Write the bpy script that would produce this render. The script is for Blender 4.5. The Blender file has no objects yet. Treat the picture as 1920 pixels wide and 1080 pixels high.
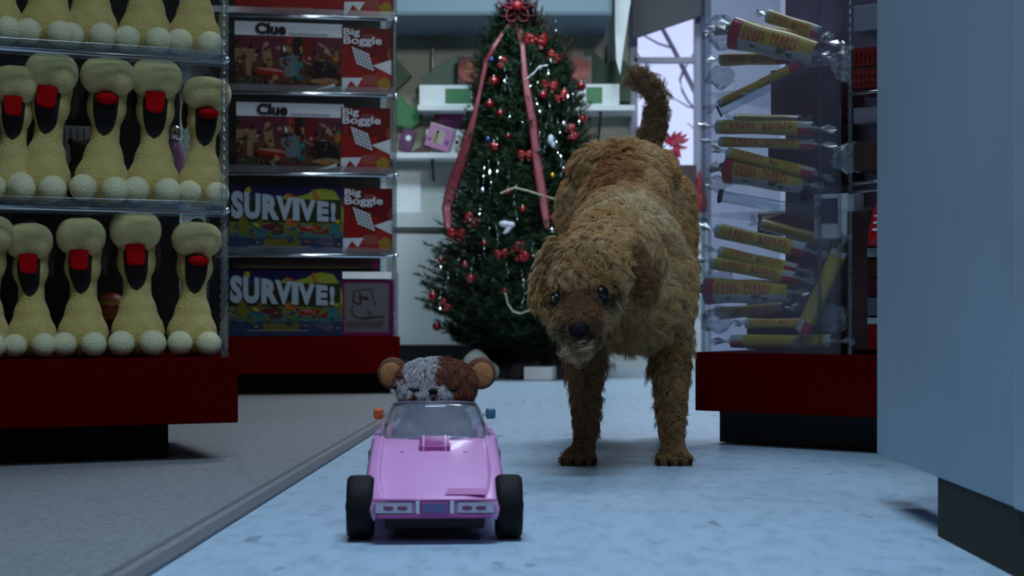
import bpy, bmesh, math, random
import numpy as np
from mathutils import Vector, Matrix, Euler, kdtree
from mathutils.bvhtree import BVHTree
from math import sin, cos, pi, atan2, sqrt, radians as R

SC = bpy.context.scene
COL = SC.collection

# ------------------------------------------------------------------ camera, world, lights
CAMH = 0.27; F = 3000.0; HZ = 580.0
cam = bpy.data.cameras.new('camera'); camo = bpy.data.objects.new('camera', cam); COL.objects.link(camo)
camo.location = (0, 0, CAMH); camo.rotation_euler = (pi/2, 0, 0)
cam.sensor_width = 36; cam.lens = 36*F/1920; cam.shift_y = (HZ-540)/1920
cam.clip_start = 0.05; cam.clip_end = 200
cam.dof.use_dof = True; cam.dof.focus_distance = 2.55; cam.dof.aperture_fstop = 9.0
SC.camera = camo
SC.view_settings.view_transform = 'Standard'; SC.view_settings.look = 'None'
SC.view_settings.gamma = 1; SC.view_settings.use_curve_mapping = False
SC.view_settings.exposure = 0.0

world = bpy.data.worlds.new('sky'); SC.world = world; world.use_nodes = True
bg = world.node_tree.nodes['Background']; bg.inputs[0].default_value = (0.62, 0.68, 1.0, 1); bg.inputs[1].default_value = 1.3

def area(name, loc, size, power, col, rot=(0, 0, 0), sy=None, spread=None):
    l = bpy.data.lights.new(name, 'AREA'); l.energy = power; l.color = col; l.size = size
    if sy: l.shape = 'RECTANGLE'; l.size_y = sy
    if spread: l.spread = spread
    o = bpy.data.objects.new(name, l); COL.objects.link(o); o.location = loc; o.rotation_euler = rot
    return o
COOL = (0.56, 0.79, 1.0)
area('ceiling_lamp_front', (0.25, 1.5, 2.5), 1.5, 23.5, COOL, sy=0.5, spread=R(105))
area('ceiling_lamp_middle', (0.35, 3.9, 2.5), 1.2, 15, (0.76, 0.88, 1.0), sy=0.5, spread=R(100))
area('ceiling_lamp_rear', (0.0, 5.3, 2.5), 1.4, 24, (0.68, 0.88, 0.98), rot=(R(32), 0, 0), sy=0.4, spread=R(120))
area('camera_side_fill', (-0.1, -0.9, 2.3), 1.0, 5, (0.80, 0.88, 1.0), rot=(R(38), 0, 0), sy=0.6)  # added fill light on the camera side, not a fixture of the store
area('rear_wall_fill', (0.7, 2.4, 2.1), 0.5, 8.5, (0.84, 0.92, 0.92), rot=(R(80), 0, R(8)), sy=0.3, spread=R(78))  # unseen light added to brighten the rear wall

# ------------------------------------------------------------------ helpers
def P(x, y, Y):
    return Vector(((x-960)/F*Y, Y, CAMH-(y-HZ)/F*Y))

def nodes(m):
    m.use_nodes = True
    nt = m.node_tree
    return nt, nt.nodes['Principled BSDF']
MATS = {}
def mat(name, col, rough=0.6, metal=0.0, var=0.0, vscale=20, bump=0.0, bscale=60, sheen=0.0, spec=0.5, emit=None, es=1.0, coat=0.0, col2=None, detail=4):
    if name in MATS: return MATS[name]
    m = bpy.data.materials.new(name); nt, b = nodes(m); MATS[name] = m
    c = tuple(col)+(1,)
    b.inputs['Base Color'].default_value = c; b.inputs['Roughness'].default_value = rough
    b.inputs['Metallic'].default_value = metal; b.inputs['Specular IOR Level'].default_value = spec
    b.inputs['Sheen Weight'].default_value = sheen*.3; b.inputs['Coat Weight'].default_value = coat
    tc = nt.nodes.new('ShaderNodeTexCoord')
    n = nt.nodes.new('ShaderNodeTexNoise'); n.inputs['Scale'].default_value = vscale; n.inputs['Detail'].default_value = detail
    nt.links.new(tc.outputs['Object'], n.inputs['Vector'])
    r = nt.nodes.new('ShaderNodeValToRGB')
    v = max(var, 0.03)
    r.color_ramp.elements[0].position = 0.3; r.color_ramp.elements[1].position = 0.7
    r.color_ramp.elements[0].color = tuple(x*(1-v) for x in col)+(1,)
    r.color_ramp.elements[1].color = (tuple(col2) if col2 else tuple(min(1, x*(1+v)) for x in col))+(1,)
    nt.links.new(n.outputs['Fac'], r.inputs['Fac']); nt.links.new(r.outputs['Color'], b.inputs['Base Color'])
    if bump:
        n2 = nt.nodes.new('ShaderNodeTexNoise'); n2.inputs['Scale'].default_value = bscale; n2.inputs['Detail'].default_value = 6
        nt.links.new(tc.outputs['Object'], n2.inputs['Vector'])
        bu = nt.nodes.new('ShaderNodeBump'); bu.inputs['Strength'].default_value = bump; bu.inputs['Distance'].default_value = 0.004
        nt.links.new(n2.outputs['Fac'], bu.inputs['Height']); nt.links.new(bu.outputs['Normal'], b.inputs['Normal'])
    if emit:
        b.inputs['Emission Color'].default_value = tuple(emit)+(1,); b.inputs['Emission Strength'].default_value = es
    return m

def clear(name, tint=(0.93, 0.95, 0.97), haze=0.05, rough=0.05, hazecol=(0.7, 0.75, 0.8), refl=1.0):
    """thin clear plastic: transparent, with mirror-like reflection and a little surface haze"""
    if name in MATS: return MATS[name]
    m = bpy.data.materials.new(name); m.use_nodes = True; nt = m.node_tree; nt.nodes.clear(); MATS[name] = m
    N = nt.nodes.new; L = nt.links.new
    out = N('ShaderNodeOutputMaterial'); tr = N('ShaderNodeBsdfTransparent'); tr.inputs[0].default_value = tint+(1,)
    gl = N('ShaderNodeBsdfGlossy'); gl.inputs['Roughness'].default_value = rough
    df = N('ShaderNodeBsdfDiffuse'); df.inputs[0].default_value = hazecol+(1,)
    fr = N('ShaderNodeLayerWeight'); fr.inputs[0].default_value = .5
    pw = N('ShaderNodeMath'); pw.operation = 'POWER'; pw.inputs[1].default_value = 3.5; L(fr.outputs['Facing'], pw.inputs[0])
    ma = N('ShaderNodeMath'); ma.operation = 'MULTIPLY_ADD'; ma.inputs[1].default_value = .6; ma.inputs[2].default_value = .035; L(pw.outputs[0], ma.inputs[0])
    mu = N('ShaderNodeMath'); mu.operation = 'MULTIPLY'; mu.inputs[1].default_value = refl; mu.use_clamp = True
    m1 = N('ShaderNodeMixShader'); m2 = N('ShaderNodeMixShader')
    no = N('ShaderNodeTexNoise'); no.inputs['Scale'].default_value = 9; no.inputs['Detail'].default_value = 3
    tc = N('ShaderNodeTexCoord'); L(tc.outputs['Object'], no.inputs['Vector'])
    mm = N('ShaderNodeMath'); mm.operation = 'MULTIPLY'; mm.inputs[1].default_value = haze*2; L(no.outputs['Fac'], mm.inputs[0])
    L(mm.outputs[0], m1.inputs[0]); L(tr.outputs[0], m1.inputs[1]); L(df.outputs[0], m1.inputs[2])
    L(ma.outputs[0], mu.inputs[0]); L(mu.outputs[0], m2.inputs[0]); L(m1.outputs[0], m2.inputs[1]); L(gl.outputs[0], m2.inputs[2])
    L(m2.outputs[0], out.inputs[0])
    return m

def tag(o, label=None, cat=None, group=None, kind=None):
    if label: o['label'] = label
    if cat: o['category'] = cat
    if group: o['group'] = group
    if kind: o['kind'] = kind
    return o
def empty(name, loc, rz=0, label=None, cat=None, group=None):
    o = bpy.data.objects.new(name, None); COL.objects.link(o); o.empty_display_size = 0.05
    o.location = loc; o.rotation_euler = (0, 0, rz)
    return tag(o, label, cat, group)

class MB:
    def __init__(s): s.v = []; s.f = []; s.m = []
    def add(s, vs, fs, mi=0):
        b = len(s.v); s.v += [tuple(v) for v in vs]
        s.f += [tuple(b+i for i in f) for f in fs]; s.m += [mi]*len(fs)
        return s
    def box(s, x0, x1, y0, y1, z0, z1, mi=0, M=None):
        vs = [Vector((x, y, z)) for x in (x0, x1) for y in (y0, y1) for z in (z0, z1)]
        if M is not None: vs = [M @ v for v in vs]
        return s.add(vs, [(0, 1, 3, 2), (4, 6, 7, 5), (0, 4, 5, 1), (2, 3, 7, 6), (0, 2, 6, 4), (1, 5, 7, 3)], mi)
    def tube(s, pts, rad, n=10, mi=0, caps=True, flat=1.0):
        pts = [Vector(p) for p in pts]
        if not hasattr(rad, '__len__'): rad = [rad]*len(pts)
        vs = []; fs = []
        up = Vector((0, 0, 1)); 
        for i, p in enumerate(pts):
            t = (pts[min(i+1, len(pts)-1)]-pts[max(i-1, 0)])
            t = t.normalized() if t.length > 1e-9 else Vector((0, 0, 1))
            a = up.cross(t)
            if a.length < 0.05: a = Vector((0, 1, 0)).cross(t)
            a.normalize(); b = t.cross(a)
            for k in range(n):
                q = 2*pi*k/n
                vs.append(p+(a*cos(q)+b*sin(q)*flat)*rad[i])
        for i in range(len(pts)-1):
            for k in range(n):
                fs.append((i*n+k, i*n+(k+1) % n, (i+1)*n+(k+1) % n, (i+1)*n+k))
        if caps:
            fs.append(tuple(range(n-1, -1, -1))); fs.append(tuple((len(pts)-1)*n+k for k in range(n)))
        return s.add(vs, fs, mi)
    def ell(s, c, r, M=None, n=16, k=10, mi=0):
        c = Vector(c)
        if not hasattr(r, '__len__'): r = (r, r, r)
        vs = []; fs = []
        for i in range(1, k):
            th = pi*i/k
            for j in range(n):
                ph = 2*pi*j/n
                vs.append(Vector((r[0]*sin(th)*cos(ph), r[1]*sin(th)*sin(ph), r[2]*cos(th))))
        vs.append(Vector((0, 0, r[2]))); vs.append(Vector((0, 0, -r[2]))); T = len(vs)-2
        for i in range(k-2):
            for j in range(n):
                fs.append((i*n+j, (i+1)*n+j, (i+1)*n+(j+1) % n, i*n+(j+1) % n))
        for j in range(n):
            fs.append((T, j, (j+1) % n)); fs.append((T+1, (k-2)*n+(j+1) % n, (k-2)*n+j))
        if M is not None: vs = [M @ v for v in vs]
        return s.add([v+c for v in vs], fs, mi)
    def cap(s, p0, r0, p1, r1, k=10, mi=0):          # tapered limb segment with round ends
        p0 = Vector(p0); p1 = Vector(p1)
        s.ell(p0, r0, n=k, k=8, mi=mi); s.ell(p1, r1, n=k, k=8, mi=mi)
        return s.tube([p0, p1], [r0, r1], n=k, mi=mi)
    def prism(s, poly, y0, y1, mi=0, M=None):        # poly in (x, z), thickness along y
        n = len(poly)
        vs = [Vector((x, y0, z)) for x, z in poly]+[Vector((x, y1, z)) for x, z in poly]
        if M is not None: vs = [M @ v for v in vs]
        return s.add(vs, [tuple(range(n)), tuple(range(2*n-1, n-1, -1))]+[(i, i+n, (i+1) % n+n, (i+1) % n) for i in range(n)], mi)
    def lathe(s, prof, c=(0, 0, 0), n=20, mi=0, M=None):
        vs = []; fs = []
        for r, z in prof:
            for k in range(n):
                q = 2*pi*k/n; vs.append(Vector((r*cos(q), r*sin(q), z)))
        for i in range(len(prof)-1):
            for k in range(n):
                fs.append((i*n+k, i*n+(k+1) % n, (i+1)*n+(k+1) % n, (i+1)*n+k))
        fs.append(tuple(range(n-1, -1, -1))); fs.append(tuple((len(prof)-1)*n+k for k in range(n)))
        if M is not None: vs = [M @ v for v in vs]
        return s.add([v+Vector(c) for v in vs], fs, mi)
    def mesh(s, name, mats):
        me = bpy.data.meshes.new(name); me.from_pydata(s.v, [], s.f)
        if not isinstance(mats, (list, tuple)): mats = [mats]
        for m in mats: me.materials.append(m)
        me.polygons.foreach_set('material_index', s.m); me.update(); return me
    def build(s, name, mats, parent=None, smooth=False, bevel=0, fix=True, solid=0, loc=None):
        me = s.mesh(name, mats)
        if fix:
            bm = bmesh.new(); bm.from_mesh(me); bmesh.ops.recalc_face_normals(bm, faces=bm.faces); bm.to_mesh(me); bm.free()
        if smooth: me.polygons.foreach_set('use_smooth', [True]*len(me.polygons))
        o = bpy.data.objects.new(name, me); COL.objects.link(o); o.parent = parent
        if loc is not None: o.location = loc
        if solid:
            md = o.modifiers.new('solid', 'SOLIDIFY'); md.thickness = solid; md.offset = 0
        if bevel:
            md = o.modifiers.new('bevel', 'BEVEL'); md.width = bevel; md.segments = 2; md.limit_method = 'ANGLE'
        return o

def remesh(mb, name, mats, voxel, smooth_it, parent=None, link=True):
    o = mb.build(name, mats)
    md = o.modifiers.new('r', 'REMESH'); md.mode = 'VOXEL'; md.voxel_size = voxel; md.use_smooth_shade = True
    if smooth_it:
        sm = o.modifiers.new('s', 'SMOOTH'); sm.factor = 0.5; sm.iterations = smooth_it
    bpy.context.view_layer.update()
    dg = bpy.context.evaluated_depsgraph_get()
    me = bpy.data.meshes.new_from_object(o.evaluated_get(dg)); me.name = name
    if not len(me.materials):
        for m in (mats if isinstance(mats, (list, tuple)) else [mats]): me.materials.append(m)
    me.polygons.foreach_set('use_smooth', [True]*len(me.polygons))
    bpy.data.objects.remove(o)
    o2 = bpy.data.objects.new(name, me); COL.objects.link(o2); o2.parent = parent
    return o2

TXT = {}
def glyphs(s, off=.022):
    if s in TXT: return TXT[s]
    cu = bpy.data.curves.new('t', 'FONT'); cu.body = s; cu.size = 1; cu.offset = off; cu.extrude = 0; cu.resolution_u = 3
    o = bpy.data.objects.new('t', cu); COL.objects.link(o); bpy.context.view_layer.update()
    dg = bpy.context.evaluated_depsgraph_get()
    me = bpy.data.meshes.new_from_object(o.evaluated_get(dg))
    vs = np.array([v.co[:2] for v in me.vertices]); fs = [tuple(p.vertices) for p in me.polygons]
    bpy.data.objects.remove(o); bpy.data.meshes.remove(me)
    lo = vs.min(0); hi = vs.max(0); vs = (vs-lo)/(hi-lo)
    TXT[s] = (vs, fs); return TXT[s]
def text(mb, s, x0, x1, z0, z1, y, mi=0, warp=None, off=.022):   # lettering facing -y, fitted to the box
    vs, fs = glyphs(s, off)
    pts = []
    for u, v in vs:
        if warp: x, z = warp(u, v)
        else: x, z = x0+u*(x1-x0), z0+v*(z1-z0)
        pts.append(Vector((x, y, z)))
    mb.add(pts, fs, mi)

def children(o): return [c for c in bpy.data.objects if c.parent == o]
def copy_tree(o, parent=None, kids=None):
    c = o.copy(); COL.objects.link(c)
    if parent: c.parent = parent
    for ch in KIDS.get(o.name, []) if kids is None else kids:
        copy_tree(ch, c)
    return c
KIDS = {}
def index_kids(o):
    KIDS[o.name] = children(o)
    for c in KIDS[o.name]: index_kids(c)

# ------------------------------------------------------------------ shared materials
M_red = mat('red_laminate', (0.080, 0.002, 0.002), 0.5, spec=.0, var=0.08, vscale=6)
M_black = mat('black_base', (0.008, 0.008, 0.009), 0.7, spec=.1)
M_grey = mat('grey_base', (0.035, 0.038, 0.038), 0.7, spec=.15, var=.15, vscale=8)
M_acr = clear('clear_acrylic', tint=(.96, .97, .98), haze=.02)
M_acr2 = clear('clear_acrylic_edge', tint=(0.8, 0.86, 0.9), haze=0.05, rough=0.12, refl=2.0)
M_chrome = mat('chrome', (0.75, 0.78, 0.82), 0.14, 1.0)
M_white = mat('white_card', (0.72, 0.76, 0.80), 0.55, var=.04)
M_pale = mat('pale_laminate', (0.50, 0.54, 0.54), 0.5, var=.04, vscale=5)

# ------------------------------------------------------------------ the room
def floor_mat():
    m = bpy.data.materials.new('floor_vinyl'); nt, b = nodes(m); N = nt.nodes.new; L = nt.links.new
    tc = N('ShaderNodeTexCoord')
    n = N('ShaderNodeTexNoise'); n.inputs['Scale'].default_value = 34; n.inputs['Detail'].default_value = 8; n.inputs['Roughness'].default_value = .7
    mq = N('ShaderNodeMapping'); mq.inputs['Scale'].default_value = (1, .42, 1); L(tc.outputs['Object'], mq.inputs['Vector']); L(mq.outputs[0], n.inputs['Vector'])
    r = N('ShaderNodeValToRGB'); e = r.color_ramp.elements
    e[0].position = .30; e[0].color = (.30, .41, .52, 1); e[1].position = .52; e[1].color = (.45, .58, .72, 1)
    L(n.outputs['Fac'], r.inputs['Fac'])
    n2 = N('ShaderNodeTexNoise'); n2.inputs['Scale'].default_value = 22; n2.inputs['Detail'].default_value = 2
    mp = N('ShaderNodeMapping'); mp.inputs['Scale'].default_value = (1, .42, 1); L(tc.outputs['Object'], mp.inputs['Vector']); L(mp.outputs[0], n2.inputs['Vector'])
    r2 = N('ShaderNodeValToRGB'); r2.color_ramp.elements[0].position = .66; r2.color_ramp.elements[1].position = .74
    r2.color_ramp.elements[0].color = (1, 1, 1, 1); r2.color_ramp.elements[1].color = (.55, .58, .58, 1)
    L(n2.outputs['Fac'], r2.inputs['Fac'])
    mx = N('ShaderNodeMix'); mx.data_type = 'RGBA'; mx.blend_type = 'MULTIPLY'; mx.inputs[0].default_value = 1
    L(r.outputs[0], mx.inputs[6]); L(r2.outputs[0], mx.inputs[7]); L(mx.outputs[2], b.inputs['Base Color'])
    b.inputs['Roughness'].default_value = .38
    return m
MB().box(-3.2, 3.2, -2.2, 7.7, -.05, 0).build('floor', floor_mat())
bpy.data.objects['floor']['kind'] = 'structure'
def edge(Y): return -.443+.037*Y
c = MB()
c.add([(-3.2, -2.2, .0035), (edge(-2.2), -2.2, .0035), (edge(7.2), 7.2, .0035), (-3.2, 7.2, .0035),
       (-3.2, -2.2, 0.0), (edge(-2.2), -2.2, 0.0), (edge(7.2), 7.2, 0.0), (-3.2, 7.2, 0.0)],
      [(0, 1, 2, 3), (4, 7, 6, 5), (1, 5, 6, 2), (0, 3, 7, 4), (0, 4, 5, 1), (3, 2, 6, 7)])
o = c.build('carpet', mat('carpet_pile', (.25, .25, .265), .95, var=.22, vscale=130, bump=.9, bscale=320, detail=6))
tag(o, 'grey low-pile carpet covering the floor left of the pale vinyl', 'carpet')
c = MB()
for (a, b_, h) in ((-.004, .017, .0045), (-.026, -.018, .0042)):
    c.add([(edge(-2.2)+a, -2.2, h), (edge(-2.2)+b_, -2.2, h), (edge(7.2)+b_, 7.2, h), (edge(7.2)+a, 7.2, h),
           (edge(-2.2)+a, -2.2, 0.001), (edge(-2.2)+b_, -2.2, 0.001), (edge(7.2)+b_, 7.2, 0.001), (edge(7.2)+a, 7.2, 0.001)],
          [(0, 1, 2, 3), (1, 5, 6, 2), (0, 3, 7, 4), (0, 4, 5, 1), (3, 2, 6, 7)])
o = c.build('carpet_edge_strip', mat('edge_strip', (.13, .135, .155), .6)); tag(o, kind='structure'); o.name = 'trim_1'

M_wall = mat('beige_wall', (.44, .44, .36), .8, var=.05, vscale=3)
def struct(mb, name, m, **k): o = mb.build(name, m, **k); o['kind'] = 'structure'; return o
struct(MB().box(-3.2, 3.2, -2.2, 7.7, 2.6, 2.7), 'ceiling', mat('ceiling_paint', (.3, .31, .32), .9))
struct(MB().box(-3.3, -3.2, -2.2, 7.7, 0, 2.6), 'wall_left', mat('dim_wall', (.16, .16, .16), .9))
struct(MB().box(3.2, 3.3, -2.2, 7.7, 0, 2.6), 'wall_right', mat('dim_wall', (.16, .16, .16), .9))
struct(MB().box(-3.2, 3.2, -2.3, -2.2, 0, 2.6), 'wall_front', MATS['dim_wall'])
WX0, WX1, WZ0, WZ1 = .565, .868, .905, 1.72
w = MB()
w.box(-3.2, WX0, 7.45, 7.6, 0, 2.6); w.box(WX1, 3.2, 7.45, 7.6, 0, 2.6); w.box(WX0, WX1, 7.45, 7.6, 0, WZ0); w.box(WX0, WX1, 7.45, 7.6, WZ1, 2.6)
struct(w, 'wall_back', M_wall)
M_frame = mat('window_paint', (.30, .31, .40), .5)
w = MB()
w.box(WX0-.02, WX0+.018, 7.42, 7.47, WZ0-.02, WZ1); w.box(WX1-.022, WX1+.03, 7.40, 7.47, WZ0-.02, WZ1)
w.box(WX0, WX1, 7.42, 7.47, 1.415, 1.44); w.box(WX0-.02, WX1+.02, 7.38, 7.47, WZ0-.03, WZ0); w.box(WX0, WX1, 7.42, 7.47, WZ1-.03, WZ1)
wf = struct(w, 'window_1', M_frame, bevel=.003)
g = MB().box(WX0, WX1, 7.50, 7.504, WZ0, WZ1).build('window_pane', clear('window_glass', haze=.02), wf)
# slanted valance hung in front of the window head
v = MB().prism([(.545, 1.73), (.545, 1.50), (.575, 1.508), (.872, 1.61), (.872, 1.73)], 7.26, 7.30)
v.build('window_valance', mat('valance', (.085, .085, .10), .8)); tag(bpy.data.objects['window_valance'], 'dark grey slanted valance board across the head of the window', 'valance')
# bare trees outside the window
random.seed(5)
bt = empty('bare_tree', (1.9, 10.6, 0), 0, 'bare leafless tree outside the window with thin diagonal branches', 'tree')
M_bark = mat('bark', (.10, .095, .13), .9)
def wp(x, y, Y=10.5): return P(x, y, Y)-Vector((1.9, 10.6, 0))
tr = MB(); tr.tube([(0, 0, 0), (.02, .05, 1.2), (.1, 0, 2.4), (0, 0, 3.6)], [.09, .07, .05, .03]); tr.build('trunk', M_bark, bt, smooth=True)
def limb(path, r0, r1):
    n = len(path); MB().tube([wp(*p) for p in path], [r0+(r1-r0)*i/(n-1) for i in range(n)], n=7).build('branch', M_bark, bt, smooth=True)
limb([(1500, 420), (1400, 300), (1312, 190), (1282, 130), (1262, 90), (1240, 50), (1225, 10), (1215, -60)], .02, .012)
limb([(1282, 130), (1275, 150), (1279, 170), (1290, 190), (1310, 212)], .009, .007)
limb([(1262, 90), (1235, 82), (1210, 68), (1188, 50), (1160, 20)], .008, .005)
limb([(1312, 205), (1290, 200), (1270, 188), (1255, 180)], .007, .003)
limb([(1315, 245), (1300, 240), (1288, 230)], .006, .003)
limb([(1188, 90), (1205, 115), (1225, 140)], .006, .004)
limb([(1282, 130), (1296, 110), (1310, 80), (1330, 30)], .006, .004)

# soffit, hanging side panel, partition beside the window
struct(MB().box(-3.2, .435, 6.9, 7.45, 1.535, 2.6), 'trim_2', mat('soffit_paint', (.17, .25, .31), .6), bevel=.02)
o = MB().prism([(.52, 2.6), (.452, 2.6), (.452, 1.5), (.458, 1.36), (.475, 1.30), (.49, 1.42), (.52, 1.62)], 7.02, 7.05).build('hanging_side_panel', M_white)
tag(o, 'narrow white tapered panel hanging beside the dark window valance', 'panel')
struct(MB().box(.872, 1.6, 7.0, 7.45, 0, 2.6), 'trim_3', mat('partition_paint', (.70, .70, .92), .6))
# blue partition panel at the right edge
pp = empty('partition_panel', (.505, 1.9, 0), 0, 'tall pale blue partition panel filling the right edge, on a dark toe-kick', 'partition')
M_blue = mat('pale_blue_paint', (.30, .385, .46), .65, var=.05, vscale=7)
MB().box(0, .06, -.30, .315, .0705, 2.3).build('panel', M_blue, pp, bevel=.002)
MB().box(-.005, .06, -.9, -.30, .0705, 2.3).build('end_panel', mat('pale_blue_lit', (.34, .43, .51), .4), pp, bevel=.004)  # lighter copy of the panel blue, brighter light put into its colour
MB().box(.002, .058, -.9, .005, 0, .0705).build('toe_kick', mat('dark_olive_base', (.040, .042, .034), .8, spec=.15), pp)

# ------------------------------------------------------------------ rear cabinets and shelves
M_cab = mat('cabinet_white', (.55, .60, .62), .45, var=.03, vscale=4)
cb = empty('base_cabinet', (-.2, 7.1, 0), 0, 'long white base cabinet with dark recessed plinth against the rear wall', 'cabinet')
MB().box(-2.5, .62, .02, .33, .11, .70).build('carcass', M_cab, cb)
MB().box(-2.5, .62, .06, .33, 0, .11).build('toe_kick', mat('slate_toe', (.06, .075, .08), .6), cb)
for i in range(3):
    MB().box(-2.49+i*1.035, -2.49+i*1.035+1.03, 0, .02, .112, .612).build('door', M_cab, cb, bevel=.003)
MB().box(-2.5, .62, .004, .02, .635, .70).build('top_rail', M_cab, cb)
MB().box(-2.52, .64, -.01, .02, .614, .633).build('grip_channel', mat('slate_channel', (.05, .06, .065), .6), cb)
wpn = MB().box(-2.6, .35, 7.36, 7.45, .70, .955).build('wall_board', mat('pale_board', (.44, .47, .47), .6)); tag(wpn, 'pale wall board between the base cabinet and the lowest rear shelf', 'board')
wp2 = MB().box(-.68, -.42, 7.345, 7.36, .71, .90).build('white_notice', M_white); tag(wp2, 'plain white square sheet on the wall board behind the games rack', 'sheet')
def shelf(x0, x1, z, y0, label, br):
    s = empty('wall_shelf', (x0, y0, z), 0, label, 'shelf')
    MB().box(0, x1-x0, 0, 7.45-y0, -.025, 0).build('shelf_board', M_white, s, bevel=.002)
    for b_ in br: 
        p = [(b_-x0, .03, -.025), (b_-x0, .05, -.06), (b_-x0, 7.43-y0, -.14)]
        MB().tube(p, .006).build('bracket', M_grey, s)
    return s
shelf(-.95, -.2, .975, 7.2, 'lower white wall shelf behind the games rack and tree', [-.36])
shelf(-.425, .555, 1.19, 7.2, 'upper white wall shelf running behind the tree towards the window', [-.2, .4])
# goods on the rear shelves: (name, label, category)
def card_box(name, label, cat, c, w, h, d, m, ry=0, rz=0, group=None, lid=None):
    o = MB().box(-w/2, w/2, 0, d, 0, h).build(name, m, bevel=.0015)
    o.location = c; o.rotation_euler = (0, ry, rz); tag(o, label, cat, group); return o
M_green = mat('green_glitter_card', (.03, .17, .06), .5, var=.25, vscale=60)
M_green2 = mat('pale_green_card', (.17, .27, .21), .5, var=.1)
M_dk = mat('dark_maroon_card', (.06, .012, .016), .4)
def at(x, y, Y): return P(x, y, Y)
g_ = 'boxes on the rear wall shelves'
# upper shelf
w1 = card_box('gift_box', 'long white gift box with green label on the upper shelf left of tree', 'box', at(835, 192, 7.24), .235, .095, .12, M_white, group=g_)
w1.location.z = 1.19
lb = MB().box(0, .115, -.003, 0, .012, .078).build('green_label', M_green, w1)
w2 = card_box('gift_box', 'white gift box with green label on the upper shelf right of tree', 'box', at(1120, 192, 7.24), .20, .10, .12, M_white, group=g_)
w2.location.z = 1.19; MB().box(-.05, .022, -.003, 0, .012, .085).build('green_label', M_green, w2)
rb = empty('round_label_box', at(881, 146, 7.25), 0, 'dark square box with round red label on the white gift box left of tree', 'box', g_)
rb.location.z = 1.2865
MB().box(-.056, .062, 0, .09, 0, .128).build('carton', M_dk, rb, bevel=.002)
MB().tube([(.0, -.004, .066), (.0, 0, .066)], .052, n=28).build('round_label', mat('brick_red_label', (.42, .08, .07), .5), rb)
L_ = MB(); L_.tube([(.0, -.006, .092), (.0, -.004, .092)], .012, n=14); L_.tube([(0, -.007, .092), (0, -.0045, .092)], .006, n=10, mi=1)
for i in range(9): L_.box(-.027+i*.006, -.023+i*.006, -.006, -.0035, .058, .064)
L_.build('gold_mark', [mat('gold_ink', (.75, .45, .1), .4), MATS['brick_red_label']], rb)
MB().box(-.02, .025, -.012, 0, -.001, .006).build('black_foot', M_black, rb)
rb2 = empty('round_label_box', at(1085, 146, 7.25), 0, 'dark square box with round red label half hidden at right edge of tree', 'box', g_); rb2.location.z = 1.2925
MB().box(-.056, .062, 0, .09, 0, .128).build('carton', M_dk, rb2, bevel=.002)
MB().tube([(.0, -.004, .066), (.0, 0, .066)], .052, n=28).build('round_label', MATS['brick_red_label'], rb2)
# leaning green wedge boxes behind (standing on a corner against the wall)
def lean(label, poly, y0, y1, m, name='green_box'):
    zz = min(z for _, z in poly)
    o = MB().prism([(x, z) for x, z in poly], y0, y1).build(name, m, bevel=.001); tag(o, label, 'box', g_); return o
def pz(pts, Y): return [((x-960)/F*Y, CAMH-(y-HZ)/F*Y) for x, y in pts]
lean('large pale green card box tilted behind the white gift box', pz([(790, 150), (832, 118), (852, 104), (868, 100), (868, 186), (800, 186), (784, 165)], 7.40), 7.37, 7.43, M_green2)
lean('dull green tilted box on the wall at the games rack edge', pz([(735, 100), (772, 143), (744, 170), (735, 178)], 7.40), 7.37, 7.43, mat('dull_green_card', (.10, .17, .09), .5))
lean('bright green zigzag box tilted above the lower shelf', pz([(742, 192), (754, 181), (766, 196), (778, 203), (794, 212), (790, 228), (772, 243), (742, 235)], 7.38), 7.35, 7.39, M_green)
lean('dark green pointed box on the upper shelf right of tree', pz([(1095, 192), (1095, 100), (1107, 92), (1138, 123), (1160, 107), (1182, 128), (1182, 192)], 7.40), 7.37, 7.43, mat('deep_green_card', (.016, .075, .035), .55))
MB().tube([at(1137, 85, 7.38), at(1137, 120, 7.38)], .004).build('peg', M_grey); tag(bpy.data.objects['peg'], 'thin grey peg above the dark green pointed box', 'peg')
MB().tube([at(812, 90, 7.38), at(812, 128, 7.38)], .005).build('wall_hook', M_chrome); tag(bpy.data.objects['wall_hook'], 'thin metal hook above the pale green tilted box', 'hook')
# lower shelf
lz = .975
o = card_box('white_box', 'white box at the back of the lower shelf behind pink box', 'box', at(838, 280, 7.3), .19, .115, .1, M_white, group=g_); o.location.z = lz
o = card_box('magenta_box', 'magenta and red box on top of the white box on lower shelf', 'box', at(846, 240, 7.33), .115, .085, .08, mat('magenta_card', (.30, .05, .20), .5), group=g_); o.location.z = lz+.1165
MB().box(-.075, -.058, 0.001, .08, 0.002, .08).build('red_side', mat('crimson_card', (.26, .012, .03), .5), o)
pk = empty('pink_box', at(818, 281, 7.24), 0, 'tilted pink gift box with printed window on the lower shelf', 'box', g_)
pk.location.z = lz+.022; pk.rotation_euler = (0, R(18), R(-8))
MB().box(-.06, .055, 0, .05, 0, .105, mi=0).build('carton', mat('lilac_card', (.50, .22, .42), .45), pk, bevel=.002)
MB().box(-.06, .055, 0, .05, .1052, .108).build('white_top', M_white, pk)
q = MB(); q.box(-.028, .02, -.002, 0, .022, .085); q.box(-.024, -.008, -.003, -.001, .026, .068, 1); q.box(-.05, -.036, -.003, -.0005, .03, .04, 2); q.box(.03, .045, -.003, -.0005, .03, .05, 2); q.ell((-.016, -.003, .075), (.007, .003, .007), mi=3)
q.build('printed_window', [mat('silver_ink', (.45, .42, .4), .4), mat('olive_ink', (.25, .2, .03), .5), mat('violet_ink', (.25, .05, .25), .5), M_black], pk)
pb = empty('purple_box', at(757, 281, 7.24), 0, 'dark purple tilted box with round white seal near the games rack', 'box', g_); pb.location.z = lz+.012
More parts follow.
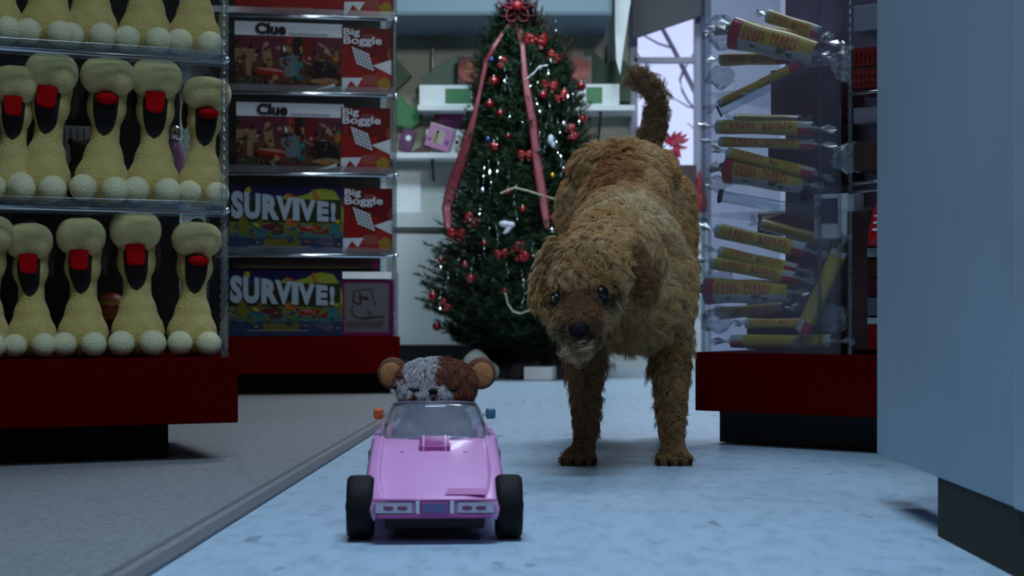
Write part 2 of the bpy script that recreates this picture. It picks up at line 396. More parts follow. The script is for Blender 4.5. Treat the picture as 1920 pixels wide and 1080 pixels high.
pb.rotation_euler = (0, R(16), 0)
MB().box(-.03, .03, 0, .05, 0, .10).build('carton', mat('plum_card', (.09, .02, .10), .35), pb, bevel=.002)
MB().tube([(0.004, -.003, .062), (0.004, 0, .062)], .013, n=16).build('round_seal', M_white, pb)
o = MB().prism([(-.045, 0), (.055, 0), (.055, .05), (.02, .035)], 0, .06).build('dark_box', M_dk); o.location = at(782, 281, 7.26); o.location.z = lz; tag(o, 'dark maroon open box between the purple box and pink box', 'box', g_)
bo = empty('small_bottle', at(857, 281, 7.22), 0, 'tiny clear bottle with dark cap standing on the lower shelf', 'bottle'); bo.location.z = lz
MB().lathe([(.009, 0), (.010, .004), (.010, .03), (.006, .037), (.006, .04)], n=14).build('glass_body', mat('smoky_glass', (.30, .30, .22), .15), bo, smooth=True)
MB().lathe([(.007, .04), (.0075, .041), (.0075, .056), (.006, .057)], n=14).build('cap', M_black, bo, smooth=True)
o = card_box('green_box', 'dark green upright box at the end of lower shelf', 'box', at(880, 281, 7.36), .03, .16, .06, MATS['deep_green_card'], group=g_); o.location.z = lz

# window sill goods
sz = .70
sl = MB().box(.42, .872, 7.1, 7.45, .675, .70).build('sill_counter', mat('sill_grey', (.22, .24, .24), .6)); tag(sl, 'grey counter under the window at the end of the wall', 'counter')
MB().box(.43, .872, 7.14, 7.45, 0, .675).build('sill_cabinet', M_cab); tag(bpy.data.objects['sill_cabinet'], 'white cabinet under the window seen behind the dog', 'cabinet')
o = MB().box(.79, .83, 7.11, 7.139, .60, .635).build('dark_plate', mat('brown_plate', (.05, .04, .045), .6)); tag(o, 'small dark brown plate on the cabinet under the window', 'plate')
db = empty('brown_box', (.79, 7.2, .70), 0, 'dark brown carton with white strip standing under the window', 'box')
MB().box(-.035, .04, 0, .1, 0, .22).build('carton', mat('brown_card', (.06, .03, .035), .6), db, bevel=.002)
MB().box(-.03, .02, -.002, 0, .03, .055).build('white_strip', M_white, db)
st = empty('red_stocking', (.85, 7.15, .70), 0, 'deep red bag-shaped ornament beside the brown carton at the window', 'ornament')
remesh(MB().ell((0, 0, .045), (.024, .02, .045)).ell((-.012, 0, .12), (.013, .012, .075)), 'bag', mat('deep_red_cloth', (.35, .008, .02), .6), .005, 3, st)
# poinsettia
ps = empty('poinsettia', (.715, 7.25, .70), 0, 'red poinsettia leaves against the bright window beside the dog', 'plant')
MB().lathe([(.035, 0), (.045, .09), (.05, .1), (.045, .1)], n=18).build('pot', M_grey, ps, smooth=True)
MB().tube([(0, 0, .09), (.01, 0, .2), (0.0, 0, .295)], .005).build('stem', mat('stem_green', (.05, .1, .04), .7), ps)
M_poin = mat('poinsettia_red', (.42, .015, .06), .5); M_lf = mat('leaf_green', (.05, .12, .06), .6)
def leaf(mb, base, d, L, w, mi=0):
    d = Vector(d).normalized(); s = d.cross(Vector((0.2, -1, .3))).normalized(); n = d.cross(s)
    pts = [base]; 
    for t, ww in ((.25, .7), (.5, 1), (.75, .6)): pts += [base+d*L*t+s*w*ww+n*L*.05*t, base+d*L*t-s*w*ww+n*L*.05*t]
    pts.append(base+d*L+n*(-L*.1))
    mb.add(pts, [(0, 1, 2), (1, 3, 4, 2), (3, 5, 6, 4), (5, 7, 6)], mi)
lv = MB()
for i, (a, L) in enumerate(((75, .10), (45, .075), (15, .085), (-10, .10), (-55, .075), (-85, .065), (110, .06), (150, .07), (-120, .06), (-30, .05), (30, .09), (-70, .08))):
    leaf(lv, Vector((.0+.01*(i % 3), -.01-.004*i, .30+.010*((i*7) % 4))), (cos(R(a)), -.25, sin(R(a))), L*.85, .012)
lv.build('red_bract', M_poin, ps, solid=.001, fix=False)
lv = MB()
for a in (-50, -80, -100, -130): leaf(lv, Vector((0, 0, .285)), (cos(R(a)), -.3, sin(R(a))), .07, .013)
lv.build('green_leaf', M_lf, ps, solid=.001, fix=False)

# ------------------------------------------------------------------ display racks
ZT, ZB = .185, .069
class Rack:
    def __init__(s, ox, oy, ang, name, label):
        s.o = Vector((ox, oy, 0)); s.a = ang; s.d = Vector((cos(ang), sin(ang), 0)); s.n = Vector((-sin(ang), cos(ang), 0))
        s.e = empty(name, (ox, oy, 0), ang, label, 'display rack')
    def lx(s, px, ly):
        k = (px-960)/F
        return (k*(s.o.y+ly*s.n.y)-s.o.x-ly*s.n.x)/(s.d.x-k*s.d.y)
    def w(s, lx, ly, z=0): return s.o+s.d*lx+s.n*ly+Vector((0, 0, z))
    def pz(s, px, py, ly):
        l = s.lx(px, ly); p = s.w(l, ly); return l, CAMH-(py-HZ)/F*p.y
    def plinth(s, x0, x1, d, bx0, bx1, bm=M_black):
        MB().box(x0, x1, 0, d, ZB, ZT).build('plinth', M_red, s.e, bevel=.002)
        MB().box(bx0, bx1, .08, d-.03, 0.002, ZB).build('base', bm, s.e)
def notched(mb, x, y, z0, z1, r=.007):
    z = z0; prof = []
    while z < z1-.012:
        prof += [(r*.6, z), (r, z+.003), (r, z+.011), (r*.6, z+.014)]; z += .017
    prof.append((r*.6, z1)); mb.lathe(prof, (x, y, 0), n=8)

# left rack with the plush dogs
A = Rack(-.486, 2.84, atan2(.16, .371), 'plush_display_rack', 'clear shelved rack on red plinth holding the plush dogs at left')
A.plinth(-1.15, 0, .42, -1.05, -.108)
SA = [.185, .455, .722, .99]
M_back = mat('dark_store_back', (.035, .03, .026), .8, var=.4, vscale=6)  # dark sheet stands in for the dim store seen through the open rack
MB().box(-1.12, -.03, .36, .37, ZT, 1.3).build('added_back', M_back, A.e)
for z in SA[1:]:
    MB().box(-1.12, -.022, .014, .355, z-.008, z).build('shelf', M_acr, A.e)
    f = MB().box(-1.12, -.02, .008, .0135, z-.022, z+.006)
    f.build('front_lip', M_acr2, A.e, bevel=.001)
    MB().tube([(-1.12, .006, z-.014), (-.02, .006, z-.014)], .0038, n=10).build('chrome_rail', M_chrome, A.e, smooth=True)
    MB().ell((-.02, .004, z-.010), .006).build('screw_cap', M_chrome, A.e, smooth=True)
for x, y in ((-.022, .014), (-.022, .34), (-1.1, .014)):
    p = MB(); notched(p, x, y, ZT, 1.3); p.build('notched_post', M_acr2, A.e, smooth=True)
MB().box(-.0155, -.0125, .02, .34, ZT, 1.3).build('side_panel', M_acr, A.e)

# plush dog
M_plush = mat('cream_plush', (.62, .47, .15), .95, var=.10, vscale=40, bump=1.0, bscale=260, sheen=.5)
M_plush2 = mat('cream_pompom', (.74, .61, .26), .95, var=.08, vscale=60, bump=1.0, bscale=320, sheen=.6)
M_tongue = mat('red_felt', (.42, .004, .006), .8, spec=.02)
M_mouth = mat('black_felt', (.006, .005, .005), .9)
M_brown = mat('brown_plush', (.05, .028, .016), .95, bump=.8, bscale=200)
def plush(kind):
    e = empty('plush_dog', (0, 0, 0))
    b = MB()
    b.ell((0, .005, .045), (.050, .045, .048)); b.ell((0, .006, .08), (.037, .034, .045))
    b.cap((0, .008, .10), .027, (0, .008, .15), .0265); b.cap((0, .008, .15), .0265, (0, .01, .205), .036, k=14)
    b.ell((-.012, -.0, .175), (.024, .03, .035)); b.ell((.012, -.0, .175), (.024, .03, .035))
    for s in (-1, 1): b.cap((s*.026, -.012, .035), .02, (s*.03, -.03, .022), .017)
    # mouth hollow sides
    bod = remesh(b, 'body', M_plush, .005, 5, e); bpy.context.view_layer.update()
    mz = MB()
    if kind == 0: mz.ell((0, -.014, .232), (.044, .042, .033)); mz.ell((-.020, -.020, .228), (.030, .036, .033)); mz.ell((.020, -.020, .228), (.030, .036, .033))
    else: mz.ell((0, -.012, .236), (.042, .040, .036)); mz.ell((-.017, -.018, .232), (.031, .034, .036)); mz.ell((.017, -.018, .232), (.031, .034, .036))
    remesh(mz, 'muzzle', M_plush2, .005, 4, e)
    # open mouth, tapering to the chin, lying on the throat
    bv = BVHTree.FromObject(bod, bpy.context.evaluated_depsgraph_get()); vs = []; fs = []; NR, NC = 16, 8
    for i in range(NR+1):
        t = i/NR; z = .200-.077*t; hw = .021*(min(1, (t*8+.35)**.5))*(max(0, 1-t**3.2))**.6+.001
        for j in range(NC+1):
            x = -hw+2*hw*j/NC; h = bv.ray_cast(Vector((x, -.2, z)), Vector((0, 1, 0)))[0]
            vs.append((x, (h.y if h else 0)-.0012, z))
    for i in range(NR):
        for j in range(NC): a_ = i*(NC+1)+j; fs.append((a_, a_+1, a_+NC+2, a_+NC+1))
    MB().add(vs, fs).build('mouth', M_mouth, e, smooth=True, solid=.0012)
    t = MB()
    if kind == 0: t.ell((0.002, -.040, .186), (.0205, .015, .0105))
    else: t.prism([(-.012, .168), (.011, .166), (.0165, .172), (.018, .206), (-.018, .206), (-.017, .174)], -.043, -.030)
    t.build('tongue', M_tongue, e, smooth=kind == 0, bevel=0 if kind == 0 else .004)
    MB().ell((0, -.02, .2625 if kind == 0 else .2695), (.013, .010, .007)).build('nose', M_mouth, e, smooth=True)
    for s in (-1, 1):
        MB().ell((s*.028, -.040, .025), (.0245, .0245, .0240), n=20, k=14).build('paw', mat('pale_paw_plush', (.80, .74, .46), .95, bump=1.0, bscale=320), e, smooth=True)
        MB().ell((s*.036, .028, .19), (.008, .014, .032)).build('ear', M_brown, e, smooth=True)
    index_kids(e); return e
protos = [plush(0), plush(1)]
first = [True, True]
def put_plush(px, ly, z, kind, lean, yaw, sc, label, tilt=0):
    l = A.lx(px, ly)
    if first[kind]: o = protos[kind]; first[kind] = False
    else: o = copy_tree(protos[kind], kids=KIDS[protos[kind].name])
    o.location = A.w(l, ly, z+.001); o.rotation_euler = (R(tilt), R(lean), A.a*.35+R(yaw)); o.scale = (sc, sc, sc)
    tag(o, label, 'plush toy', 'plush dogs on the display rack')
S1 = 1.0
rows = [
 (SA[0], [(20, 'leftmost', 0, 2, -3, 4, .96, -2), ], ),
]
LY = .085
mid = [(18, 1, 3, 4, .87, 'cut off by the left frame edge'), (75, 1, 6, -4, .97, 'second from the left'), (187, 0, 4, 2, .98, 'third from the left, tongue level'), (285, 1, 2, 3, .97, 'second from the right, tall muzzle'), (375, 0, 3, 10, .89, 'rightmost, beside the notched post')]
for px, k, ln, yw, sc, d in mid:
    put_plush(px, LY, SA[1], k, ln, yw, sc, 'cream plush dog on the middle shelf, '+d)
bot = [(-38, 0, 4, 0, .94, 'mostly outside the left edge'), (60, 1, -1, 2, .87, 'second from left with short tongue'), (155, 1, 0, -3, .91, 'third from left, muzzle level'), (259, 1, -1, 3, .965, 'second from right, tallest of the row'), (359, 0, 2, 10, .92, 'rightmost, tongue sticking out sideways')]
for px, k, ln, yw, sc, d in bot:
    put_plush(px, LY, SA[0], k, ln, yw, sc, 'cream plush dog on the bottom shelf, '+d)
top = [(-10, 0, 0, 0, .97, 'at the left frame edge'), (85, 0, 3, 3, .97, 'second from the left'), (170, 1, 0, -4, .97, 'in the middle of the row'), (270, 0, 2, 0, .97, 'second from the right'), (362, 1, 3, 6, .97, 'rightmost, above the shelf end')]
for px, k, ln, yw, sc, d in top:
    put_plush(px, LY+.01, SA[2], k, ln, yw, sc, 'cream plush dog on the top shelf, '+d)
# things glimpsed behind the plush dogs
def behind(px, py, ly): l, z = A.pz(px, py, ly); return A.w(l, ly, z)
p = behind(138, 300, .26)
wc = empty('lit_area_block', A.w(A.lx(138, .25), .25, SA[1]+.001), A.a, 'white block with blue lines, for a lit area glimpsed between plush dogs, middle shelf', 'box')
MB().box(-.022, .03, 0, .06, 0, .155).build('carton', mat('lit_area_white', (.8, .85, .92), .4), wc)  # bright white block stands in for a lit area behind the toys
q = MB()
for i in range(4): q.box(-.018+i*.012, -.016+i*.012, -.001, 0, .08, .15)
q.build('blue_line', mat('blue_ink', (.1, .15, .35), .5), wc)
bb = empty('brown_toy', A.w(A.lx(150, .17), .17, SA[1]+.001), 0, 'dark brown toy animal sitting behind the plush dogs on middle shelf', 'toy')
remesh(MB().ell((0, 0, .045), (.028, .025, .045)).ell((0.004, -.004, .10), (.021, .02, .02)).ell((-.016, 0, .118), .008).ell((.02, 0, .118), .008), 'body', M_brown, .004, 3, bb)
bt2 = empty('pink_bottle', A.w(A.lx(327, .2), .2, SA[1]+.001), 0, 'pink plastic bottle glimpsed behind the plush dogs on middle shelf', 'bottle')
MB().lathe([(.018, 0), (.02, .005), (.02, .10), (.012, .125), (.009, .13)], n=16).build('bottle_body', mat('pink_plastic', (.45, .22, .45), .25), bt2, smooth=True)
MB().lathe([(.011, .13), (.013, .132), (.013, .15), (.008, .158)], n=16).build('cap', M_chrome, bt2, smooth=True)
sb = MB()
n_, k_ = 20, 14
sb.ell((0, 0, .03), .03, n=n_, k=k_)
for i in range(len(sb.f)): 
    zc = sum(sb.v[j][2] for j in sb.f[i])/len(sb.f[i]); sb.m[i] = int((zc*1000)//9) % 3
o = sb.build('striped_ball', [mat('ball_red', (.4, .015, .01), .4), mat('ball_yellow', (.5, .35, .03), .4), mat('ball_orange', (.45, .12, .02), .4)], smooth=True)
o.location = A.w(A.lx(210, .2), .2, SA[0]+.001)+Vector((0, 0, .055)); tag(o, 'red and yellow striped ball between the plush dogs on bottom shelf', 'ball')
o2 = MB().box(-.03, .03, 0, .08, 0, .054).build('brown_carton', M_dk); o2.location = A.w(A.lx(210, .17), .17, SA[0]+.001); o2.rotation_euler = (0, 0, A.a); tag(o2, 'dark carton carrying the striped ball on bottom shelf', 'box')
# ------------------------------------------------------------------ games rack
B = Rack(-.352, 5.03, atan2(.10, .511), 'games_display_rack', 'clear shelved rack on red plinth holding boxed board games')
B.plinth(-.62, 0, .40, -.58, -.02, M_black)
SB = [ZT, .447, .700, .951, 1.19, 1.45]
MB().box(-.6, -.02, .37, .378, ZT, 1.7).build('added_back', M_back, B.e)
for z in SB[1:]:
    MB().box(-.60, -.015, .012, .36, z-.008, z).build('shelf', M_acr, B.e)
    MB().box(-.60, -.014, .006, .011, z-.006, z+.016).build('front_lip', M_acr2, B.e)
    MB().tube([(-.60, .004, z-.010), (-.014, .004, z-.010)], .0065, n=12).build('chrome_rail', M_chrome, B.e, smooth=True)
    MB().ell((-.014, .002, z-.010), .009).build('screw_cap', M_chrome, B.e, smooth=True)
for x, y in ((-.016, .01), (-.016, .35), (-.595, .01)):
    p = MB(); notched(p, x, y, ZT, 1.7, .006); p.build('notched_post', M_acr2, B.e, smooth=True)
MB().box(-.0095, -.007, .02, .35, ZT, 1.7).build('side_panel', M_acr, B.e)

# game box: built with its face in local x,z (0..w, 0..h) at y=0 and body behind
def art(polys, w, h, y=-.0008, step=.00012):
    mats = []; mb = MB(); n = 0
    for pts, m in polys:
        if m not in mats: mats.append(m)
        n += 1
        yy = y-step*n
        mb.add([Vector((px*w, yy, pz_*h)) for px, pz_ in pts], [tuple(range(len(pts)))], mats.index(m))
    return mb, mats
def C(name, col, **k): return mat('ink_'+name, tuple(c*.55 for c in col) if name not in ('white', 'title_grey') else col, k.pop('rough', .45), spec=.06, **k)
I_wh = C('white', (.36, .40, .45)); I_bk = C('black', (.012, .008, .012)); I_rd = C('red', (.26, .012, .012)); I_dr = C('dark_red', (.13, .008, .01))
I_br = C('brown', (.07, .035, .02), var=.6, vscale=30); I_tn = C('tan', (.24, .16, .08)); I_bl = C('blue', (.03, .05, .12)); I_te = C('teal', (.03, .16, .18))
I_yl = C('yellow', (.42, .38, .03)); I_gr = C('green', (.06, .15, .03)); I_or = C('orange', (.38, .12, .02)); I_pk = C('pink', (.42, .12, .16)); I_nv = C('navy', (.015, .015, .07))
I_gy = C('grey', (.13, .15, .18)); I_pl = C('plum', (.10, .02, .04)); I_fl = C('flesh', (.34, .20, .14)); I_rf = C('rose', (.50, .18, .28))
def blob(cx, cz, rx, rz, n=9, j=.2, rot=0):
    out = []
    for i in range(n):
        a = 2*pi*i/n; r = 1+random.uniform(-j, j)
        x, z = rx*r*cos(a), rz*r*sin(a); out.append((cx+x*cos(rot)-z*sin(rot), cz+x*sin(rot)+z*cos(rot)))
    return out
def rect(x0, x1, z0, z1): return [(x0, z0), (x1, z0), (x1, z1), (x0, z1)]
def game(name, label, w, h, d, body, group='board games on the games rack'):
    e = empty(name, (0, 0, 0), 0, label, 'board game', group)
    MB().box(0, w, 0, d, 0, h).build('box_body', body, e, bevel=.001)
    return e
def detective():
    e = game('board_game', '', .333, .212, .05, I_pl)
    W, H = .333, .212; random.seed(3)
    ps = [(rect(0, 1, 0, .80), I_br), (rect(0, 1, .80, 1), I_wh), (rect(.04, .45, .45, .8), I_pl), (rect(0, .2, .42, .6), I_tn), (rect(.015, .10, .15, .48), I_br), (rect(.1, .155, .2, .58), I_tn),
          (rect(.47, .54, .5, .8), I_rd), (rect(.54, .62, .35, .8), I_bk), (rect(.64, .74, .4, .8), I_dr), (rect(.75, 1, .55, .8), I_pl),
          (blob(.36, .27, .2, .07), I_rd), (blob(.3, .5, .045, .17, rot=.1), I_tn), (blob(.29, .68, .025, .035), I_fl), (blob(.33, .3, .13, .02, rot=-.15), I_fl),
          (blob(.52, .38, .1, .2), I_gy), (blob(.60, .32, .035, .16), I_te), (blob(.49, .6, .035, .06), I_tn), (blob(.46, .62, .014, .05), I_wh), (blob(.61, .6, .018, .05), I_fl),
          (blob(.69, .48, .018, .03), I_fl), (blob(.84, .62, .03, .12, rot=.5), I_fl), (blob(.81, .42, .035, .05), I_fl), (blob(.94, .5, .035, .06), I_or), (blob(.95, .58, .025, .03), I_gr), (blob(.82, .3, .16, .14), I_bk),
          (blob(.84, .15, .14, .05), I_tn), (blob(.86, .12, .09, .02, rot=.1), I_or), ([(.74, .02), (.93, .12), (.93, .07), (.8, .03)], I_wh), (blob(.5, .06, .12, .04), I_dr), (blob(.66, .42, .09, .012, rot=-.5), I_tn), (blob(.4, .62, .02, .03), I_fl), (blob(.13, .12, .12, .08), C('moss', (.05, .05, .03)))]
    for i in range(110):
        ps.append((blob(random.uniform(.02, .98), random.uniform(.03, .72), random.uniform(.004, .022), random.uniform(.008, .05), n=6, j=.4, rot=random.uniform(-.6, .6)), random.choice([I_bk, I_br, I_bk, I_dr, I_pl, I_fl, I_tn, I_rd, I_gy, I_bl, I_br])))
    mb, ms = art(ps, W, H, step=.00005); mb.build('cover_picture', ms, e, fix=False)
    t = MB(); text(t, 'Clue', .19*W, .475*W, .815*H, .985*H, -.0082, off=.045); t.build('title', I_bk, e, fix=False)
    t = MB(); text(t, 'Parker Brothers Detective Game', .50*W, .87*W, .82*H, .85*H, -.0082); t.build('tagline', I_nv, e, fix=False)
    index_kids(e); return e
def words():
    e = game('board_game', '', .156, .203, .07, I_dr); W, H = .156, .203; random.seed(8)
    ps = [(rect(0, 1, 0, 1), I_rd), (rect(.15, 1, .55, 1), I_dr), (blob(.82, .55, .12, .15), I_dr), ([(0, .02), (.25, .15), (.45, .25), (.8, .35), (1, .25), (1, 0), (0, 0)], C('brick', (.33, .03, .03))),
          (blob(.85, .12, .14, .13), C('ochre', (.32, .2, .03))), (rect(.42, .7, .13, .27), C('dull_red', (.28, .08, .07))),
          ([(.62, .42), (1, .52), (1, .28)], I_wh), ([(0.0, .0), (0.0, .22), (.42, .23), (.3, .08), (.18, .18), (.05, .02)], I_wh), (blob(.95, .6, .03, .1), C('rust', (.3, .06, .03)))]
    # letter tray, tilted
    cx, cz, s = .42, .52, .19
    T = lambda u, v, k=s: (cx+(u*.93-v*.28)*k, cz+(u*-.36+v*.9)*k*.8)
    ps.append(([T(-1.05, -1.1), T(1.1, -1.1), T(1.1, 1.05), T(-1.05, 1.05)], I_bk))
    for i in range(5):
        for j in range(5):
            u = -.82+i*.41; v = -.82+j*.41
            ps.append(([T(u-.16, v-.16), T(u+.16, v-.16), T(u+.16, v+.16), T(u-.16, v+.16)], I_wh))
    for i in range(3): ps.append((rect(.42, .42+.22+.06*i, .885-.03*i, .895-.03*i), C('pale_red', (.4, .15, .13))))
    mb, ms = art(ps, W, H); mb.build('cover_picture', ms, e, fix=False)
    t = MB(); text(t, 'Big', .03*W, .36*W, .845*H, .985*H, -.008); text(t, 'Boggle', .03*W, .80*W, .705*H, .865*H, -.008); t.build('title', I_wh, e, fix=False)
    index_kids(e); return e
def island():
    e = game('board_game', '', .353, .206, .05, I_nv); W, H = .353, .206; random.seed(12)
    ps = [(rect(0, 1, 0, 1), I_bl), (rect(0, 1, .85, 1), I_nv), (rect(0, 1, .22, .55), C('sea', (.06, .14, .13))), (rect(0, 1, .3, .50), C('scrub', (.16, .17, .05))),
          ([(.42, .78), (.5, .88), (.58, .84), (.68, .88), (.74, .95), (.82, .97), (.92, .94), (.97, .8), (1, .65), (1, .45), (.9, .6), (.9, .7)], C('lime', (.26, .32, .04))),
          ([(.5, .80), (.5, .9), (.6, .83)], I_or), (blob(.16, .93, .03, .05), I_yl), ([(.72, .93), (.74, .97), (.79, .80), (.75, .78)], I_or), (rect(.92, .97, .35, .75), I_gr),
          (rect(0, .98, .45, .8), C('shade', (.03, .035, .02))), (blob(.12, .4, .05, .15), C('olive', (.14, .15, .02))), (blob(.26, .32, .09, .06), I_te), (blob(.38, .38, .11, .06), I_pl), (blob(.43, .33, .05, .07), I_br), (blob(.55, .45, .06, .06), I_or),
          (blob(.72, .36, .10, .05, rot=.2), I_rd), ([(.68, .28), (.95, .3), (.93, .42), (.78, .30)], I_rd), (blob(.70, .38, .05, .03), I_pk), (blob(.92, .34, .06, .10), I_te), (blob(.57, .27, .03, .06), I_gr),
          (rect(.3, .62, .09, .2), C('khaki', (.14, .12, .03))), (rect(.16, .7, .075, .09), C('pale_text', (.25, .27, .22))), (blob(.85, .15, .08, .08), C('violet', (.09, .08, .16)))]
    for i in range(60): ps.append((blob(random.uniform(.03, .97), random.uniform(.12, .5), random.uniform(.008, .028), random.uniform(.01, .03), n=6, j=.4), random.choice([I_te, I_gr, I_yl, I_or, I_gy, I_bl, MATS['ink_olive'], MATS['ink_violet'], MATS['ink_scrub']])))
    mb, ms = art(ps, W, H, step=.00006); mb.build('cover_picture', ms, e, fix=False)
    t = MB()
    xs = [(.015, .122), (.128, .27), (.285, .435), (.405, .555), (.552, .61), (.605, .755), (.765, .868), (.885, .93)]
    for i, ch in enumerate('SURVIVE!'):
        x0, x1 = xs[i]
        def zt(x): return .93-.19*x
        def zb(x): return .50-.04*x
        text(t, ch, 0, 0, 0, 0, -.0072, off=.06, warp=lambda u, v, x0=x0, x1=x1: ((x0+u*(x1-x0))*W, (zb(x0+u*(x1-x0))+v*(zt(x0+u*(x1-x0))-zb(x0+u*(x1-x0))))*H))
    t.build('title', C('title_grey', (.22, .27, .33)), e, fix=False)
    index_kids(e); return e
def put(e, px0, ly, z, label, dx=0):
    l = B.lx(px0, ly); e.location = B.w(l, ly, z+.0015); e.rotation_euler = (0, 0, B.a); e['label'] = label
gp = detective(); put(gp, 440, .03, SB[3], 'detective board game with white title banner on the upper shelf')
g2 = copy_tree(gp, kids=KIDS[gp.name]); put(g2, 443, .03, SB[2], 'detective board game with white title banner, lower of the two')
bp = words(); put(bp, 641, .03, SB[3], 'red letter-cube game box, upper one beside the detective games')
b2 = copy_tree(bp, kids=KIDS[bp.name]); put(b2, 639, .03, SB[2], 'red letter-cube game box, lower one beside the detective games')
b3 = copy_tree(bp, kids=KIDS[bp.name]); put(b3, 643, .03, SB[1], 'red letter-cube game box beside the upper island game')
b4 = copy_tree(bp, kids=KIDS[bp.name]); put(b4, 645, .03, SB[4], 'red letter-cube game box cut off by the top of the frame')
ip = island(); put(ip, 430, .03, SB[1], 'island adventure board game with big white title, upper shelf')
i2 = copy_tree(ip, kids=KIDS[ip.name]); put(i2, 428, .03, SB[0], 'island adventure board game with big white title, standing on red plinth')
rg = game('board_game', 'red board game box cut off by the top edge of frame', .335, .21, .05, I_rd); put(rg, 441, .03, SB[4], rg['label'])
q = MB()
random.seed(2)
for i in range(12): q.box(.12+i*.01, .127+i*.01, -.001, 0, .012, .022)
q.build('yellow_mark', I_or, rg)
# folded game boxes lying flat on top
fg = game('flat_game', 'dark flat game box lying on top of the lower island game', .45, .028, .25, C('umber', (.05, .03, .025))); put(fg, 438, .035, ZT+.2095, fg['label'])
MB().box(.02, .40, -.001, 0, .004, .006).build('gold_line', I_tn, fg); MB().box(.43, .4505, -.001, 0, .0, .028).build('magenta_end', C('magenta', (.22, .02, .12)), fg)
sk = game('sketch_game', 'grey box with magenta border and line drawing beside lower island game', .165, .176, .06, MATS['ink_magenta']); put(sk, 642, .03, SB[0], sk['label'])
random.seed(4)
I_sk = C('sketch_paper', (.16, .15, .17)); I_ln = C('sketch_line', (.05, .04, .05))
ps = [(rect(.04, .88, .07, .95), I_sk)]
def strokes(pts, t=.012):
    for (a, b_) in zip(pts, pts[1:]):
        dx, dz = b_[0]-a[0], b_[1]-a[1]; L = math.hypot(dx, dz) or 1; nx, nz = -dz/L*t, dx/L*t
        ps.append(([(a[0]-nx, a[1]-nz), (b_[0]-nx, b_[1]-nz), (b_[0]+nx, b_[1]+nz), (a[0]+nx, a[1]+nz)], I_ln))
strokes([(.2, .8), (.55, .84), (.6, .62)]); strokes([(.22, .78), (.2, .6), (.35, .56), (.33, .78)], .02); strokes([(.3, .7), (.5, .66)], .03)
strokes([(.2, .55), (.17, .42), (.25, .33), (.4, .3), (.55, .33), (.5, .45)]); strokes([(.38, .32), (.8, .35)], .015); strokes([(.6, .6), (.65, .55)])
for i in range(16): a = .08+.045*i; strokes([(a, .16+random.uniform(-.02, .02)), (a+.02, .27)], .009)
mb, ms = art(ps, .165, .176); mb.build('cover_drawing', ms, sk, fix=False)
wl = MB().box(0, .155, 0, .002, 0, .022).build('white_shelf_label', M_white); wl.location = B.w(B.lx(642, .02), .02, .366); wl.rotation_euler = (0, 0, B.a); tag(wl, 'white paper shelf strip above the sketch-covered box', 'label')
gb = MB().box(0, .05, 0, .2, 0, .2).build('pale_carton', mat('pale_carton_card', (.30, .28, .34), .5)); gb.location = B.w(B.lx(718, .05), .05, ZT+.0015); gb.rotation_euler = (0, 0, B.a); tag(gb, 'pale lilac carton at the right end of the games rack', 'box')

# ------------------------------------------------------------------ candy rack (right)
D = Rack(.3636, 3.18, atan2(-.23, .317), 'candy_display_rack', 'clear bin rack on red plinth holding yellow holiday sticks at right')
D.plinth(0, .62, .40, .012, .6, M_grey)
ZT2 = ZT
MB().box(.02, .6, .36, .37, ZT, 1.3).build('added_back', mat('smoky_back', (.12, .08, .10), .5, var=.5, vscale=5, col2=(.34, .28, .42)), D.e)
SD = [.185, .46, .70]
for z in SD[1:]:
    MB().box(.02, .6, .012, .355, z-.006, z).build('shelf', M_acr, D.e)
MB().box(.012, .30, .006, .009, ZT, 1.3).build('front_panel', clear('window_glow_acrylic', haze=.08, rough=.15, hazecol=(.50, .45, .60)), D.e)  # lavender haze colour imitates window glow on the clear front
for x in (.014, .265, .305):
    MB().box(x-.0025, x+.0025, .003, .012, ZT, 1.3).build('front_edge', M_acr2, D.e)
MB().box(.0105, .0135, .012, .35, ZT, 1.3).build('side_panel', MATS['window_glow_acrylic'], D.e)
p = MB(); notched(p, .325, .012, ZT, 1.3, .005); p.build('notched_post', M_acr2, D.e, smooth=True)
def dl(px, py, ly): l, z = D.pz(px, py, ly); return Vector((l, ly, z))
def rod(pa, pb, r=.010):
    o = MB().tube([pa, pb], r, n=16).build('cross_rod', M_acr2, D.e, smooth=True)
    MB().tube([Vector(pa)-(Vector(pb)-Vector(pa)).normalized()*.004, pa], r*1.25, n=16).build('rod_end', M_black, o, smooth=True)
rod(dl(1350, 208, .03), dl(1512, 128, .10)); rod(dl(1352, 368, .03), dl(1535, 400, .08), .0115); rod(dl(1512, 366, .05), dl(1560, 380, .2), .010)
for py in (177, 346, 362):
    a, b_ = dl(1592, py, .008), dl(1700, py-12, .008)
    MB().tube([a, b_], .003, n=8).build('chrome_rail', M_chrome, D.e, smooth=True)

